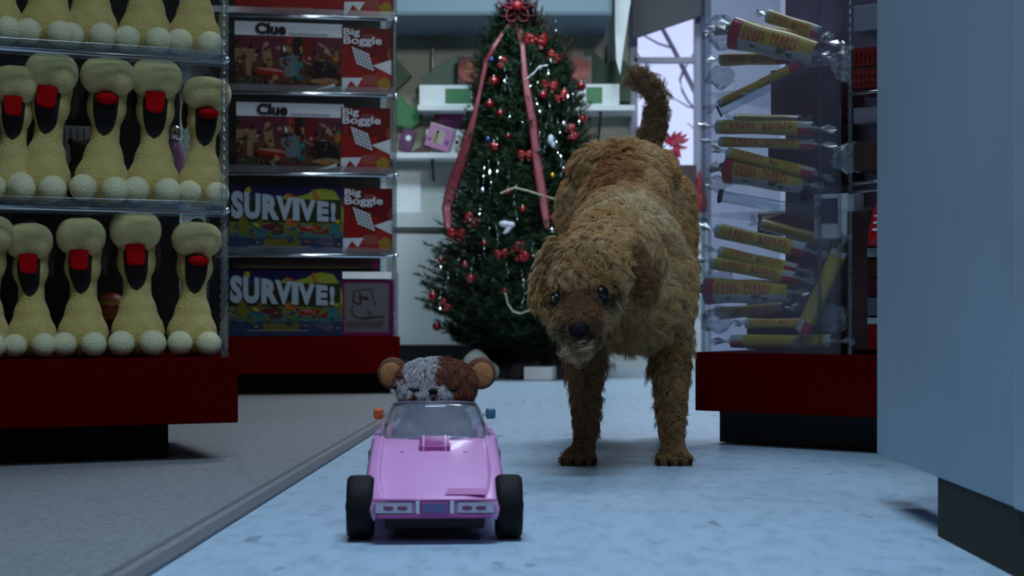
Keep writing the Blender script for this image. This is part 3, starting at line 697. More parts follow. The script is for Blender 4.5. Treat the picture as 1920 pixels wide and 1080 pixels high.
W_y = mat('wrapper_yellow', (.46, .34, .010), .4, coat=.15, var=.2, vscale=25); W_w = mat('wrapper_white', (.42, .45, .42), .35, coat=.4); W_r = mat('wrapper_red', (.42, .01, .02), .35, coat=.4)
W_g = mat('wrapper_green', (.03, .12, .04), .4); W_o = mat('wrapper_lettering', (.42, .06, .01), .4); W_c = clear('clear_wrap', haze=.22, rough=.2, refl=2)
def pack(L, r0, r1, style, seed, flip=False):
    """filled holiday stick in a printed wrapper: skinned along x, printed by area"""
    random.seed(seed)
    e = empty('wrapped_stick', (0, 0, 0))
    NT, NA = 72, 28
    word = [random.random() for _ in range(NT)]
    mb = MB(); vs = []; fs = []; ms = []
    for i in range(NT+1):
        t = i/NT; r = r0+(r1-r0)*t; r *= 1+.05*sin(9*t+seed)
        sq = 1 if style == 'thin' else 1.25
        for k in range(NA):
            a = 2*pi*k/NA
            vs.append((L*(t-.5), cos(a)*r*.8, sin(a)*r*sq))
    rs = np.random.RandomState(seed)
    for i in range(NT):
        t = (i+.5)/NT
        for k in range(NA):
            a = (k+.5)*360/NA % 360              # 180 faces the viewer (-y), 90 is up
            fs.append((i*NA+k, i*NA+(k+1) % NA, (i+1)*NA+(k+1) % NA, (i+1)*NA+k))
            m = 0
            if style == 'wide':
                if 190 < a < 330: m = 1
                if t < .13: m = 2 if 120 < a < 260 else 1
            else:
                if t > .86: m = 2 if a > 175 else 1
                if t < .06: m = 1
            if m == 0 and .16 < t < .84 and 130 < a < 190:
                u = (t-.16)/.68*12; w_ = u-int(u); hh = (a-130)/60
                if w_ < .72 and int(u) not in (5,) and ((w_ < .25) or (rs.rand() < .5 and .1 < hh < .95)): m = 4
            if style == 'wide' and ((t-.62)**2/.002+(a-205)**2/260 < 1 or (t-.74)**2/.0016+(a-215)**2/200 < 1 or (t-.3)**2/.0012+(a-212)**2/150 < 1): m = 3
            if style == 'wide' and (t-.68)**2/.0006+(a-204)**2/70 < 1: m = 2
            if style == 'thin' and (t-.55)**2/.002+(a-200)**2/60 < 1: m = 3
            ms.append(m)
    mb.add(vs, fs); mb.m = ms
    mb.build('wrapper', [W_y, W_w, W_r, W_g, W_o], e, smooth=True, fix=False)
    for sg in (-1, 1):
        rr = r0 if sg < 0 else r1; x0 = sg*L/2
        f = MB(); n = 12
        f.tube([(x0, 0, 0), (x0+sg*.004, 0, 0), (x0+sg*.010, 0, 0), (x0+sg*.028, 0, 0)], [rr, rr*.8, rr*.35, rr*1.0], n=n, flat=.45, caps=False)
        for i_, v_ in enumerate(f.v):
            if i_ >= 3*n: f.v[i_] = (v_[0]+sg*.005*((i_ % 3)-1), v_[1], v_[2]+.003*((i_ % 2)*2-1))
        f.build('twisted_end', W_c if style == 'thin' or sg > 0 else W_w, e, smooth=True, fix=False)
    if style == 'wide':
        MB().ell((-L/2-.006, -.004, .004), (.009, .006, .010)).build('green_bow', W_g, e, smooth=True)
    index_kids(e); return e
proto = {'thin': pack(.155, .0115, .0115, 'thin', 1), 'wide': pack(.165, .022, .016, 'wide', 2)}
used = {}
G = 'yellow wrapped holiday sticks in the clear bins'
def stick(style, x0, y0, x1, y1, ly, label, sc=1.0, roll=0):
    a, b_ = dl(x0, y0, ly), dl(x1, y1, ly)
    wa, wb = D.w(a.x, a.y, a.z), D.w(b_.x, b_.y, b_.z); mid_ = (wa+wb)/2; dr = wb-wa
    L0 = .155 if style == 'thin' else .165
    if style not in used: o = proto[style]; used[style] = 1
    else: o = copy_tree(proto[style], kids=KIDS[proto[style].name])
    o.location = mid_
    xax = dr.normalized(); yax = Vector((0, 0, 1)).cross(xax).normalized(); zax = xax.cross(yax)
    Mx = Matrix((xax, yax, zax)).transposed()
    o.rotation_euler = (Mx @ Matrix.Rotation(R(roll), 3, 'X')).to_euler(); s = dr.length/L0; sc *= 1.14 if style == 'thin' else 1.05; o.scale = (s, sc, sc)
    tag(o, label, 'candy stick', G)
T_ = 'thin'; W_ = 'wide'
stick(T_, 1440, 30, 1538, 62, .10, 'yellow holiday stick at the top back of the upper bin')
stick(T_, 1380, 48, 1545, 78, .14, 'dim yellow holiday stick behind the largest one, upper bin', roll=15)
stick(W_, 1375, 62, 1530, 100, .045, 'large yellow and white holiday stick with holly, upper bin', 1.1, roll=5)
stick(T_, 1352, 112, 1475, 108, .09, 'orange-lettered holiday stick under the large one, upper bin', roll=20)
stick(T_, 1350, 194, 1505, 118, .05, 'yellow holiday stick sloping up to the right, upper bin', .8, roll=-50)
stick(T_, 1345, 238, 1525, 241, .05, 'thick yellow holiday stick, topmost in the middle bin', 1.05)
stick(T_, 1350, 266, 1528, 271, .06, 'second yellow holiday stick from the top, middle bin', .75)
stick(T_, 1365, 286, 1528, 326, .045, 'yellow holiday stick sloping down right, middle bin', .85, roll=-25)
stick(W_, 1362, 318, 1510, 345, .055, 'white and yellow holiday stick with holly, middle bin', .95, roll=8)
stick(T_, 1345, 432, 1512, 470, .06, 'topmost yellow holiday stick in the lowest bin', 1.15)
stick(T_, 1350, 472, 1495, 505, .05, 'second yellow holiday stick from top, lowest bin', .85, roll=-20)
stick(T_, 1335, 492, 1492, 521, .045, 'third yellow holiday stick from top, lowest bin', 1.0)
stick(W_, 1325, 545, 1480, 548, .05, 'wide holiday stick with white belly and red patch, lowest bin', .95, roll=4)
stick(T_, 1345, 588, 1470, 578, .10, 'dim orange holiday stick under the wide one, lowest bin', 1.0, roll=30)
stick(T_, 1400, 606, 1530, 606, .07, 'yellow holiday stick lying behind the upright one, lowest bin', .8, roll=-30)
stick(T_, 1575, 470, 1505, 622, .028, 'yellow holiday stick standing diagonally across the lowest bin', 1.2)
stick(T_, 1560, 640, 1372, 640, .05, 'yellow holiday stick lying along the bottom of lowest bin', 1.0)
stick(T_, 1430, 420, 1560, 455, .16, 'dark red-shaded holiday stick at back of the lowest bin', 1.0, roll=120)
stick(T_, 1380, 222, 1500, 225, .15, 'red-sided holiday stick at back of the middle bin', .9, roll=100)
# crumpled clear bags, dark red cartons behind the sticks
cr = MB(); random.seed(9)
cr.ell((0, 0, .03), (.035, .025, .028), n=14, k=9)
cr.v = [(x*(1+random.uniform(-.25, .25)), y*(1+random.uniform(-.25, .25)), z*(1+random.uniform(-.15, .15))) for x, y, z in cr.v]
o = cr.build('crumpled_bag', clear('bag_film', haze=.22, rough=.2, refl=.9)); pp_ = dl(1560, 624, .07); o.location = D.w(pp_.x, pp_.y, ZT2+.035); tag(o, 'crumpled clear bag beside the diagonal stick in lowest bin', 'bag')
o = MB().box(-.03, .03, 0, .05, 0, .034).build('brown_carton', I_br); o.location = D.w(pp_.x, .05, ZT2+.001); o.rotation_euler = (0, 0, D.a); tag(o, 'brown carton under the crumpled bag in lowest bin', 'box')
def dbox(px0, px1, py0, py1, ly, d_, m_, name, label, cat='box', par=None):
    a, b_ = dl(px0, py1, ly), dl(px1, py0, ly)
    o = MB().box(a.x, b_.x, ly, ly+d_, a.z, b_.z).build(name, m_, bevel=.001)
    me = o.data; c0 = Vector((a.x, ly, a.z))
    for v_ in me.vertices: v_.co -= c0
    o.location = D.w(a.x, ly, a.z); o.rotation_euler = (0, 0, D.a); tag(o, label, cat); return o
dm = mat('deep_maroon', (.07, .008, .012), .5, var=.4, vscale=15)
dbox(1445, 1575, 120, 232, .20, .12, dm, 'maroon_carton', 'deep maroon carton behind the sticks of the upper bin')
dbox(1440, 1575, 262, 345, .20, .12, mat('umber_card', (.025, .012, .01), .6), 'brown_carton', 'dark brown carton behind the sticks of the middle bin')
dbox(1420, 1500, 398, 440, .20, .10, dm, 'maroon_carton', 'deep maroon carton above the sticks of the lowest bin')
dbox(1400, 1530, 545, 655, .20, .12, MATS['umber_card'], 'brown_carton', 'dark brown carton at the back of the lowest bin')
o = dbox(1526, 1600, 362, 448, .10, .05, M_white, 'white_package', 'white package with dark blue window beside the cross rod')
MB().box(.014, .05, -.002, 0, .03, .078).build('blue_window', I_bl, o)
dbox(1588, 1630, 395, 655, .06, .2, mat('dusk_card', (.045, .02, .022), .5, var=.4, vscale=25), 'tall_carton', 'tall dark brown carton right of the clear bins')
o = dbox(1594, 1690, 84, 172, .03, .1, dm, 'red_package', 'dark box with two bright red panels beside the blue partition')
q = MB(); q.box(.006, .06, -.002, 0, .005, .038); q.box(.006, .06, -.002, 0, .046, .08); q.build('red_panel', mat('scarlet_card', (.17, .012, .010), .4), o)
q = MB()
for i in range(5):
    q.box(.012+i*.009, .015+i*.009, -.003, -.0015, .012, .03)
q.build('dark_marking', I_dr, o)
q = MB()
for i in range(5): q.box(.012+i*.009, .015+i*.009, -.003, -.0015, .052, .072)
q.build('dark_marking', I_dr, o)
rc = empty('red_cone_toy', (0, 0, 0), 0, 'bright red cone-shaped toy standing beside the blue partition', 'toy'); pp_ = dl(1655, 462, .04)
rc.location = D.w(pp_.x, pp_.y, pp_.z)
MB().lathe([(.028, 0), (.028, .02), (.02, .06), (.012, .082), (.005, .09)], n=20).build('cone', mat('red_plastic', (.5, .01, .01), .35), rc, smooth=True)
q = MB()
for i in range(3): q.ell((-.018+.003*i, -.02+.004*i, .03+.013*i), (.007, .004, .0025))
q.build('white_marking', M_white, rc, smooth=True)
o = dbox(1626, 1700, 463, 482, .03, .1, mat('pale_teal_card', (.25, .33, .33), .4), 'pale_tray', 'pale blue tray under the red cone toy')
for i, (a_, b_, m_, d_) in enumerate(((484, 520, I_br, 'brown'), (522, 555, I_pl, 'plum'), (558, 592, I_gy, 'grey blue'), (596, 608, MATS['pale_teal_card'], 'pale teal'), (610, 656, I_rd, 'red'))):
    o = dbox(1626, 1700, a_, b_, .035, .1, m_, 'small_box', d_+' small box in the stack beside the blue partition')
    tag(o, group='small boxes stacked at the right end')
dbox(1600, 1690, 196, 232, .05, .1, mat('lilac_film', (.2, .18, .22), .4), 'lilac_package', 'dull lilac package under the red-panelled box')
dbox(1600, 1690, 262, 320, .06, .1, mat('cocoa_card', (.06, .03, .025), .4), 'cocoa_package', 'dark cocoa package on the right of the middle bin')
dbox(1600, 1700, 0, 60, .05, .1, mat('haze_card', (.22, .23, .28), .4), 'hazy_package', 'pale grey package at the top beside blue partition')

# crumpled clear film around the packs
film = MATS['bag_film']
for i, (px, py, ly, sx, sz_, lab) in enumerate(((1352, 60, .06, 1.0, 1.0, 'crumpled clear film at the top left of the upper bin'), (1350, 145, .09, .8, .7, 'crumpled clear film left of the upward sloping stick'), (1345, 345, .05, .7, .5, 'crumpled clear film under the middle bin sticks'),
        (1590, 120, .10, .9, 1.0, 'crumpled clear film behind the upper front edge'), (1596, 296, .10, .9, .9, 'crumpled clear film right of the middle bin'), (1345, 600, .06, 1.0, .8, 'crumpled clear film at the bottom left of lowest bin'), (1350, 520, .09, .8, .8, 'crumpled clear film behind the wide lowest stick'))):
    random.seed(30+i); m_ = MB(); m_.ell((0, 0, 0), (.035*sx, .02, .03*sz_), n=16, k=10)
    m_.v = [(x*(1+random.uniform(-.4, .4)), y*(1+random.uniform(-.4, .4)), z*(1+random.uniform(-.3, .3))) for x, y, z in m_.v]
    o = m_.build('clear_film', film); pp_ = dl(px, py, ly); o.location = D.w(pp_.x, pp_.y, pp_.z); tag(o, lab, 'plastic film', 'clear film in the bins')
# ------------------------------------------------------------------ christmas tree
TX, TY = .06, 6.3
tree = empty('christmas_tree', (TX, TY, 0), 0, 'decorated dark green Christmas tree standing behind the dog', 'tree')
PR = [(.12, .22), (.18, .32), (.25, .385), (.34, .415), (.44, .41), (.55, .35), (.65, .315), (.85, .265), (1.07, .225), (1.2, .19), (1.28, .165), (1.36, .10), (1.42, .05), (1.46, .01)]
def lean_x(z): return -.045*max(0, min(1, (z-1.1)/.3))
def TR(z): return float(np.interp(z, [p[0] for p in PR], [p[1] for p in PR]))
MB().tube([(0, 0, .04), (0, 0, 1.3)], [.022, .008]).build('trunk', M_brown, tree)
random.seed(21); rs = np.random.RandomState(21)
nv = []; nf = []; nm = []
def needles(a, b, n, ln):
    a = np.array(a); b = np.array(b); d = b-a; L = np.linalg.norm(d)
    if L < 1e-6: return
    d /= L
    for i in range(n):
        t = rs.rand(); p = a+(b-a)*t
        r = rs.normal(size=3); r -= d*r.dot(d); r /= np.linalg.norm(r)+1e-9
        q = r*.85+d*.65; q /= np.linalg.norm(q); s = np.cross(q, d); s /= np.linalg.norm(s)+1e-9
        l = ln*(.7+.5*rs.rand()); k = len(nv)
        nv.extend([p-s*.0021, p+s*.0021, p+q*l]); nf.append((k, k+1, k+2)); nm.append(0 if rs.rand() < .72 else 1)
tw = MB()
lv_ = 0
z = .16
NB = 760
for i in range(NB):
    u = (i+.5)/NB
    z = .15+1.29*(1-(1-u)**.62) if False else .15+1.29*(u**1.25)
    ang = i*2.399963+rs.rand()*.3
    rr = TR(z)*(.90+.20*rs.rand())
    zr = z-.05-.1*rr if z > .3 else z+.02
    if rs.rand() < .30: rr *= .75
    zr = z+.02*rs.rand()
    r0 = rr*.25
    ca, sa = cos(ang), sin(ang)
    tipz = z+.03*rs.rand()+.05*(z/1.4)
    A0 = (ca*r0, sa*r0, z-.03); Mid = (ca*rr*.62, sa*rr*.62, z-.035); T1 = (ca*rr, sa*rr, tipz)
    tw.tube([A0, Mid, T1], [.004, .003, .0015], n=4)
    needles(A0, Mid, 26, .028); needles(Mid, T1, 84, .028)
    for s in (-1, 1):
        for f_ in (.55, .78):
            bx = (ca*rr*f_, sa*rr*f_, z-.02); a2 = ang+s*R(38); l2 = rr*.33*(1.15-f_)+.03
            e2 = (bx[0]+cos(a2)*l2, bx[1]+sin(a2)*l2, bx[2]+.015)
            needles(bx, e2, 36, .024)
me = bpy.data.meshes.new('foliage'); me.from_pydata([(v[0]+lean_x(v[2]), v[1], v[2]) for v in nv], [], nf)
me.materials.append(mat('needle_dark', (.008, .021, .009), .7, spec=.15, var=.3)); me.materials.append(mat('needle_green', (.022, .058, .027), .7, spec=.2, var=.3))
me.polygons.foreach_set('material_index', nm); me.update()
fo = bpy.data.objects.new('foliage', me); COL.objects.link(fo); fo.parent = tree
tw.build('twigs', M_brown, tree)
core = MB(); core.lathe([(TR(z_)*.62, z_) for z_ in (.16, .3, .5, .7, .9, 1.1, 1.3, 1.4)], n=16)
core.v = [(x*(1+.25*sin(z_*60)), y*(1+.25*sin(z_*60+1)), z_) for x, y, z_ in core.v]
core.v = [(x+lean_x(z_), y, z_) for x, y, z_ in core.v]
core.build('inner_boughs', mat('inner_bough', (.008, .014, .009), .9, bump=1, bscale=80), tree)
MB().lathe([(.09, 0), (.09, .005), (.03, .03), (.03, .06)], n=14).build('stand', M_black, tree)
sk_ = MB()
for i in range(36):
    pass
n = 72; prof = []; vs = []; fs = []
for j, (r_, z_) in enumerate(((.04, .14), (.06, .12), (.10, .06), (.125, .035), (.14, .004))):
    for k in range(n):
        a = 2*pi*k/n; w_ = 1+.10*sin(a*9+j*.6)*j/4+.04*sin(a*23+j)
        vs.append((cos(a)*r_*w_, sin(a)*r_*w_, z_+(.012*sin(a*9+j*.6+1) if 0 < j < 4 else 0)))
for j in range(4):
    for k in range(n): fs.append((j*n+k, j*n+(k+1) % n, (j+1)*n+(k+1) % n, (j+1)*n+k))
o = MB().add(vs, fs).build('tree_skirt', mat('dark_skirt_cloth', (.03, .025, .028), .8, var=.3), smooth=True); o.location = (.08, 6.3, .002)
tag(o, 'dark folded cloth skirt around the foot of the tree', 'tree skirt')
def surf(px, py, push=1.0):            # a point on the camera side of the tree
    Y = TY-.2
    for _ in range(4):
        p = P(px, py, Y); r = TR(max(.14, min(1.45, p.z)))*push; dx = max(-r*.97, min(r*.97, p.x-TX-lean_x(p.z))); Y = TY-sqrt(max(0, r*r-dx*dx))
    return P(px, py, Y)
M_ball = mat('red_bauble', (.22, .003, .006), .2, coat=.6); M_silver = mat('silver_bauble', (.75, .78, .85), .15, 1.0); M_goldb = mat('gold_bauble', (.7, .42, .03), .2, .9)
M_bow = mat('red_satin', (.22, .004, .008), .38); M_bluB = mat('blue_bauble', (.02, .05, .25), .15, .3, coat=.5)
M_cap = mat('bauble_cap', (.6, .6, .55), .3, 1.0)
def bauble(m, r):
    e = empty('bauble', (0, 0, 0)); MB().ell((0, 0, 0), r, n=20, k=14).build('ball', m, e, smooth=True)
    MB().lathe([(r*.22, r*.93), (r*.24, r*1.0), (r*.22, r*1.18), (r*.05, r*1.25)], n=10).build('hanger_cap', M_cap, e, smooth=True); index_kids(e); return e
def bowp():
    e = empty('bow', (0, 0, 0))
    for s in (-1, 1):
        l = MB(); l.tube([(0, 0, 0), (s*.010, -.006, .008), (s*.026, -.004, .013), (s*.031, -.002, 0), (s*.026, -.005, -.010), (s*.010, -.006, -.006), (0, 0, 0)], [.003, .006, .0075, .008, .0075, .006, .003], n=8, flat=1.5); l.build('loop', M_bow, e, smooth=True)
        MB().prism([(0, 0), (s*.013, -.03), (s*.024, -.026), (s*.006, 0)], -.003, .0).build('tail', M_bow, e)
    MB().ell((0, -.007, 0), (.007, .006, .007)).build('knot', M_bow, e, smooth=True); index_kids(e); return e
pro = {}
def hang(kind, px, py, label, sc=1.0, rot=0, push=.99):
    mk = {'red': lambda: bauble(M_ball, .017), 'silver': lambda: bauble(M_silver, .015), 'gold': lambda: bauble(M_goldb, .014), 'blue': lambda: bauble(M_bluB, .014), 'bow': bowp}[kind]
    if kind not in pro: pro[kind] = o = mk()
    else: o = copy_tree(pro[kind], kids=KIDS[pro[kind].name])
    o.location = surf(px, py, push); o.rotation_euler = (0, R(rot), 0); sc *= .82 if kind == 'bow' else .92; o.scale = (sc, sc, sc)
    tag(o, label, 'bow' if kind == 'bow' else 'bauble', 'red bows on the tree' if kind == 'bow' else 'baubles on the tree')
vert = ['near the top of the tree', 'high on the tree', 'in the upper half of the tree', 'halfway up the tree', 'in the lower half of the tree', 'low on the tree']
hang('red', 926, 152, 'red bauble on the left side near the tree top, beside the ribbon', 1.2)
hang('bow', 1005, 75, 'large red bow just below and right of the treetop bow', 1.5)
hang('bow', 1040, 105, 'red bow at the right edge near the tree top', 1.0, 30)
hang('bow', 942, 118, 'red bow left of the central ribbon near the tree top', .8, -60)
hang('red', 938, 213, 'small bright red bauble left of centre, level with the upper shelf', .9)
hang('red', 926, 275, 'red bauble on the left, level with the lower shelf', 1.25)
hang('bow', 1030, 160, 'red bow right of centre, level with the gift boxes', 1.1, 10)
hang('red', 1058, 175, 'red bauble right of centre above the upper shelf line', 1.1)
hang('red', 1090, 162, 'red bauble at the right edge above the upper shelf', 1.2)
hang('red', 1092, 222, 'dull red bauble at the right edge below the upper shelf', 1.2)
hang('bow', 1073, 248, 'red bow at the right side above the dog back', 1.1, 70)
hang('red', 1018, 178, 'red bauble by the central ribbon beside the tinsel', 1.0)
hang('bow', 985, 290, 'red bow crossed by the central ribbon', 1.0, 0)
hang('red', 953, 255, 'small dark red bauble left of the central ribbon', .6)
hang('bow', 1070, 318, 'bright red bow at the dog back edge', 1.0, 0)
hang('red', 952, 360, 'bright red bauble halfway down, left of centre', .8)
hang('red', 980, 392, 'red bauble just left of the central ribbon, halfway down', .85)
hang('bow', 1032, 408, 'red bow right of the ribbon end above the dog head', .9, 0)
hang('bow', 885, 412, 'red bow on the left, halfway down', 1.1, 40)
hang('bow', 855, 438, 'red bow at the left edge below the ribbon end', 1.2, 5)
hang('red', 908, 456, 'orange red bauble left of centre in lower half', .7)
hang('bow', 940, 475, 'flat red bow in the centre of lower half', .9, -10)
hang('bow', 977, 472, 'large bright red bow right of the white lamb ornament', 1.35, 65)
hang('red', 882, 522, 'bright red bauble low on the left', 1.15)
hang('red', 872, 497, 'small red bauble above the low left bauble', .8)
hang('red', 812, 555, 'red bauble at the far left edge low down', 1.2)
hang('red', 819, 612, 'red bauble hanging from the lowest left bough', 1.15)
hang('red', 946, 545, 'small red bauble by the end of the bead garland', .7)
hang('red', 826, 487, 'red bauble at the left edge beside a silver one', .7)
hang('bow', 835, 572, 'dark red bow low on the left', .9, 50)
hang('red', 918, 195, 'dark red bauble under the left ribbon', 1.0)
hang('bow', 1050, 182, 'red bow over the tinsel right of centre', .8, -20)
hang('silver', 1057, 232, 'bright silver bauble right of centre', .75)
hang('silver', 905, 357, 'silver bauble on the left halfway down', .85)
hang('silver', 1035, 432, 'small bright silver bauble beside the dog head', .8)
hang('silver', 826, 503, 'silver bauble at the left edge low down', .8)
hang('silver', 938, 110, 'silver bauble near the tree top left of ribbon', .7)
hang('silver', 1033, 115, 'silver bauble near the tree top right of ribbon', .7)
hang('gold', 1036, 329, 'gold bauble halfway down on the right', .8)
hang('blue', 915, 262, 'small blue bauble on the left beside a red one', .8)
hang('blue', 922, 112, 'blue bauble on the left near the tree top', .8)
hang('red', 1003, 325, 'small red bauble hidden by the central ribbon', .7)
# tinsel strands
rs2 = np.random.RandomState(4)
M_tin = mat('tinsel_foil', (.85, .87, .9), .12, 1.0)
tprot = []
def tinsel(L, seed):
    r_ = random.Random(seed); m = MB(); pts = []; x = y = 0
    for i in range(12):
        pts.append((x, y, -L*i/11)); x += r_.uniform(-.004, .004); y += r_.uniform(-.003, .003)
    m.tube(pts, [.0016+.0008*(i % 2) for i in range(12)], n=5, flat=.4)
    o = m.build('tinsel_strand', M_tin, smooth=False); return o
tp = [tinsel(.07, 1), tinsel(.10, 2), tinsel(.05, 3), tinsel(.085, 4)]; ucount = [0]*4
for px, py in [(1043, 35), (1036, 80), (1028, 130), (1040, 140), (1000, 100), (1015, 120), (945, 120), (950, 140), (1005, 180), (1015, 200), (1030, 190), (1060, 170), (1068, 200), (1045, 215), (940, 170), (955, 205), (1010, 240), (1025, 260), (1050, 290), (1056, 300), (1060, 330), (1020, 300), (935, 240), (925, 260), (915, 300), (908, 310), (895, 330), (1085, 200), (1075, 170), (955, 320), (968, 345), (900, 380), (913, 400), (920, 330), (870, 430), (905, 440), (890, 480), (930, 420), (975, 500), (995, 510), (950, 490), (845, 500), (860, 480), (1000, 455), (985, 545), (828, 545), (935, 300), (965, 380), (1010, 150), (995, 160), (880, 400), (1025, 225), (1042, 255), (1070, 230), (978, 225)]:
    k = rs2.randint(4)
    if not ucount[k]: o = tp[k]; ucount[k] = 1
    else: o = tp[k].copy(); COL.objects.link(o)
    o.location = surf(px, py, 1.06); o.rotation_euler = (0, R(rs2.uniform(-14, 14)), R(rs2.uniform(0, 360)))
    tag(o, 'thin silver icicle tinsel strand hanging on the Christmas tree', 'tinsel', 'silver icicle tinsel on the tree')
# bead garlands
def garland(pts, label, m):
    pp2 = [surf(x, y, 1.05) for x, y in pts]; mb = MB()
    for a, b_ in zip(pp2, pp2[1:]):
        nn = max(1, int((b_-a).length/.0085))
        for i in range(nn): mb.ell(a.lerp(b_, i/nn), .0042, n=8, k=6)
    o = mb.build('bead_garland', m, smooth=True); tag(o, label, 'garland', 'bead garlands on the tree')
M_pearl = mat('pearl_bead', (.55, .52, .36), .3)
garland([(948, 552), (952, 570), (962, 584), (975, 588), (990, 583), (1003, 572), (1015, 562)], 'cream bead garland looping low beside the dog head', M_pearl)
garland([(940, 362), (965, 352), (990, 358), (1015, 366), (1035, 372), (1062, 380)], 'bead garland running to the right halfway up the tree', M_pearl)
garland([(985, 150), (1000, 138), (1012, 125), (1030, 122)], 'short silvery bead garland high on the right', M_silver)
# white lamb-like ornament
lm = empty('white_ornament', surf(950, 420, 1.08), 0, 'fluffy white animal ornament in the lower middle of the tree', 'ornament')
remesh(MB().ell((-.008, 0, 0), (.022, .013, .013)).ell((.018, 0, -.003), (.014, .012, .012)).cap((.014, 0, -.012), .009, (.0, -.002, -.03), .007).cap((-.0, 0, -.02), .006, (-.01, 0, -.035), .005), 'body', mat('white_fleece', (.62, .65, .78), .9, bump=1, bscale=300), .003, 2, lm)
o = MB().ell((0, 0, 0), (.012, .008, .02)).ell((.01, 0, -.02), (.01, .007, .012)).build('pale_ornament', mat('icy_blue', (.45, .52, .62), .4), smooth=True); o.location = surf(1033, 262, 1.06); tag(o, 'pale blue teardrop ornament right of the central ribbon', 'ornament')
# ribbons
M_rib = mat('ribbon_mesh', (.17, .02, .035), .5, var=.25, vscale=120)
def ribbon(pts, label, push=1.07):
    vs = []; 
    for x, y, w_ in pts:
        c_ = surf(x, y, push); s_ = w_*.82/F*c_.y/2
        vs.append([c_+Vector((-s_, .006, 0)), c_+Vector((-s_*.5, -.004, 0)), c_+Vector((0, .003, 0)), c_+Vector((s_*.5, -.004, 0)), c_+Vector((s_, .006, 0))])
    fl = [v for r_ in vs for v in r_]; fs = []
    for i in range(len(vs)-1):
        for j in range(4): fs.append((i*5+j, i*5+j+1, (i+1)*5+j+1, (i+1)*5+j))
    o = MB().add(fl, fs).build('ribbon', M_rib, smooth=True, solid=.0012); tag(o, label, 'ribbon', 'red ribbons hanging from the treetop bow')
def dens(pts, k=5):
    out = []
    for a, b_ in zip(pts, pts[1:]):
        for i in range(k): out.append(tuple(a[j]+(b_[j]-a[j])*i/k for j in range(3)))
    return out+[pts[-1]]
ribbon(dens([(968, 28, 8), (950, 52, 11), (928, 85, 13), (912, 115, 13), (904, 150, 11), (898, 180, 10), (890, 215, 14), (880, 255, 20), (866, 300, 28), (850, 345, 30), (838, 390, 24), (840, 430, 14)]), 'wide red mesh ribbon hanging down the left side of the tree', 1.05)
ribbon(dens([(968, 32, 10), (975, 60, 16), (980, 90, 13), (984, 140, 16), (990, 180, 20), (998, 225, 22), (1003, 270, 20), (1008, 310, 22), (1016, 360, 24), (1022, 400, 20), (1026, 430, 12)]), 'wide red mesh ribbon hanging down the middle of the tree', 1.05)
tb = empty('treetop_bow', P(970, 14, TY-.08), 0, 'big red and pink mesh bow on top of the tree', 'bow'); tb.scale = (1.5, 1.2, 1.45)
M_rib2 = mat('ribbon_pink', (.60, .06, .14), .5)
for i, (a, L, w_, m_) in enumerate(((150, .06, .020, M_rib2), (30, .06, .022, M_rib), (200, .055, .02, M_rib), (-20, .055, .02, M_rib), (95, .05, .02, M_rib2), (60, .06, .018, M_rib), (120, .06, .018, M_rib), (-60, .045, .016, M_rib2), (240, .045, .018, M_rib2))):
    d = Vector((cos(R(a)), -.25+.1*(i % 3), sin(R(a)))); pts = []
    n_ = Vector((-sin(R(a)), 0, cos(R(a))))
    for t in range(9):
        q_ = 2*pi*t/8; pts.append(d*L*(1-cos(q_))/2+n_*.017*sin(q_))
    mb = MB()
    vs = [p+Vector((0, s*w_, 0)) for p in pts for s in (-1, -.3, .3, 1)]
    fs = [(k*4+j, k*4+j+1, (k+1)*4+j+1, (k+1)*4+j) for k in range(8) for j in range(3)]
    mb.add(vs, fs).build('loop', m_, tb, smooth=True, solid=.001)
MB().ell((0, -.03, 0), (.014, .012, .014)).build('knot', M_bow, tb, smooth=True)
# things on the floor under the tree
o = MB().box(-.055, .055, 0, .10, 0, .05).build('white_box', M_white, bevel=.002); o.location = P(1009, 706, 6.08); o.location.z = .001; o.rotation_euler = (0, 0, R(-10)); tag(o, 'low white box on the floor right of the tree foot', 'box')
o = MB().box(-.06, .07, 0, .12, 0, .14).build('red_gift', mat('gift_red', (.30, .006, .02), .45), bevel=.002); o.location = (P(1062, 700, 6.55).x+.015, 6.50, .001); o.rotation_euler = (0, 0, R(12)); tag(o, 'deep red gift box on the floor between tree and dog', 'gift')
wb = MB().ell((0, 0, .055), (.055, .05, .06)).ell((.04, .01, .035), (.05, .04, .04)).cap((0, 0, .09), .03, (.03, 0, .06), .03)
wb = remesh(wb, 'white_bundle', mat('white_cloth', (.22, .24, .24), .85, bump=1, bscale=30), .006, 4); wb.location = (P(893, 690, 6.05).x, 6.03, .0); 
for v_ in wb.data.vertices:
    if v_.co.z < 0.001: v_.co.z = .001
tag(wb, 'rounded white cloth bundle on the floor at the left foot of the tree', 'cloth')
gr_ = empty('draped_cloth', (P(935, 610, 6.5).x, 6.535, .0), 0, 'grey white folded cloth draped over a dark crate under the lowest boughs', 'cloth')
mb = MB(); vs = []; fs = []
for i in range(12):
    for j in range(6): vs.append((-.055+.012*i, .02*j-.02, .198+.006*sin(i*1.3)+.022*i/11-.022*(j == 0)-.004*sin(j)))
for i in range(11):
    for j in range(5): fs.append((i*6+j, i*6+j+1, (i+1)*6+j+1, (i+1)*6+j))
mb.add(vs, fs).build('cloth_fold', mat('grey_cloth', (.10, .10, .095), .9), gr_, smooth=True, solid=.003)
o = MB().box(-.065, .20, .0, .12, .001, .19).build('dark_crate', mat('crate_brown', (.010, .008, .006), .8, spec=.1, var=.5, vscale=20)); o.location = gr_.location; tag(o, 'dark brown crate under the tree beneath the folded cloth', 'crate')
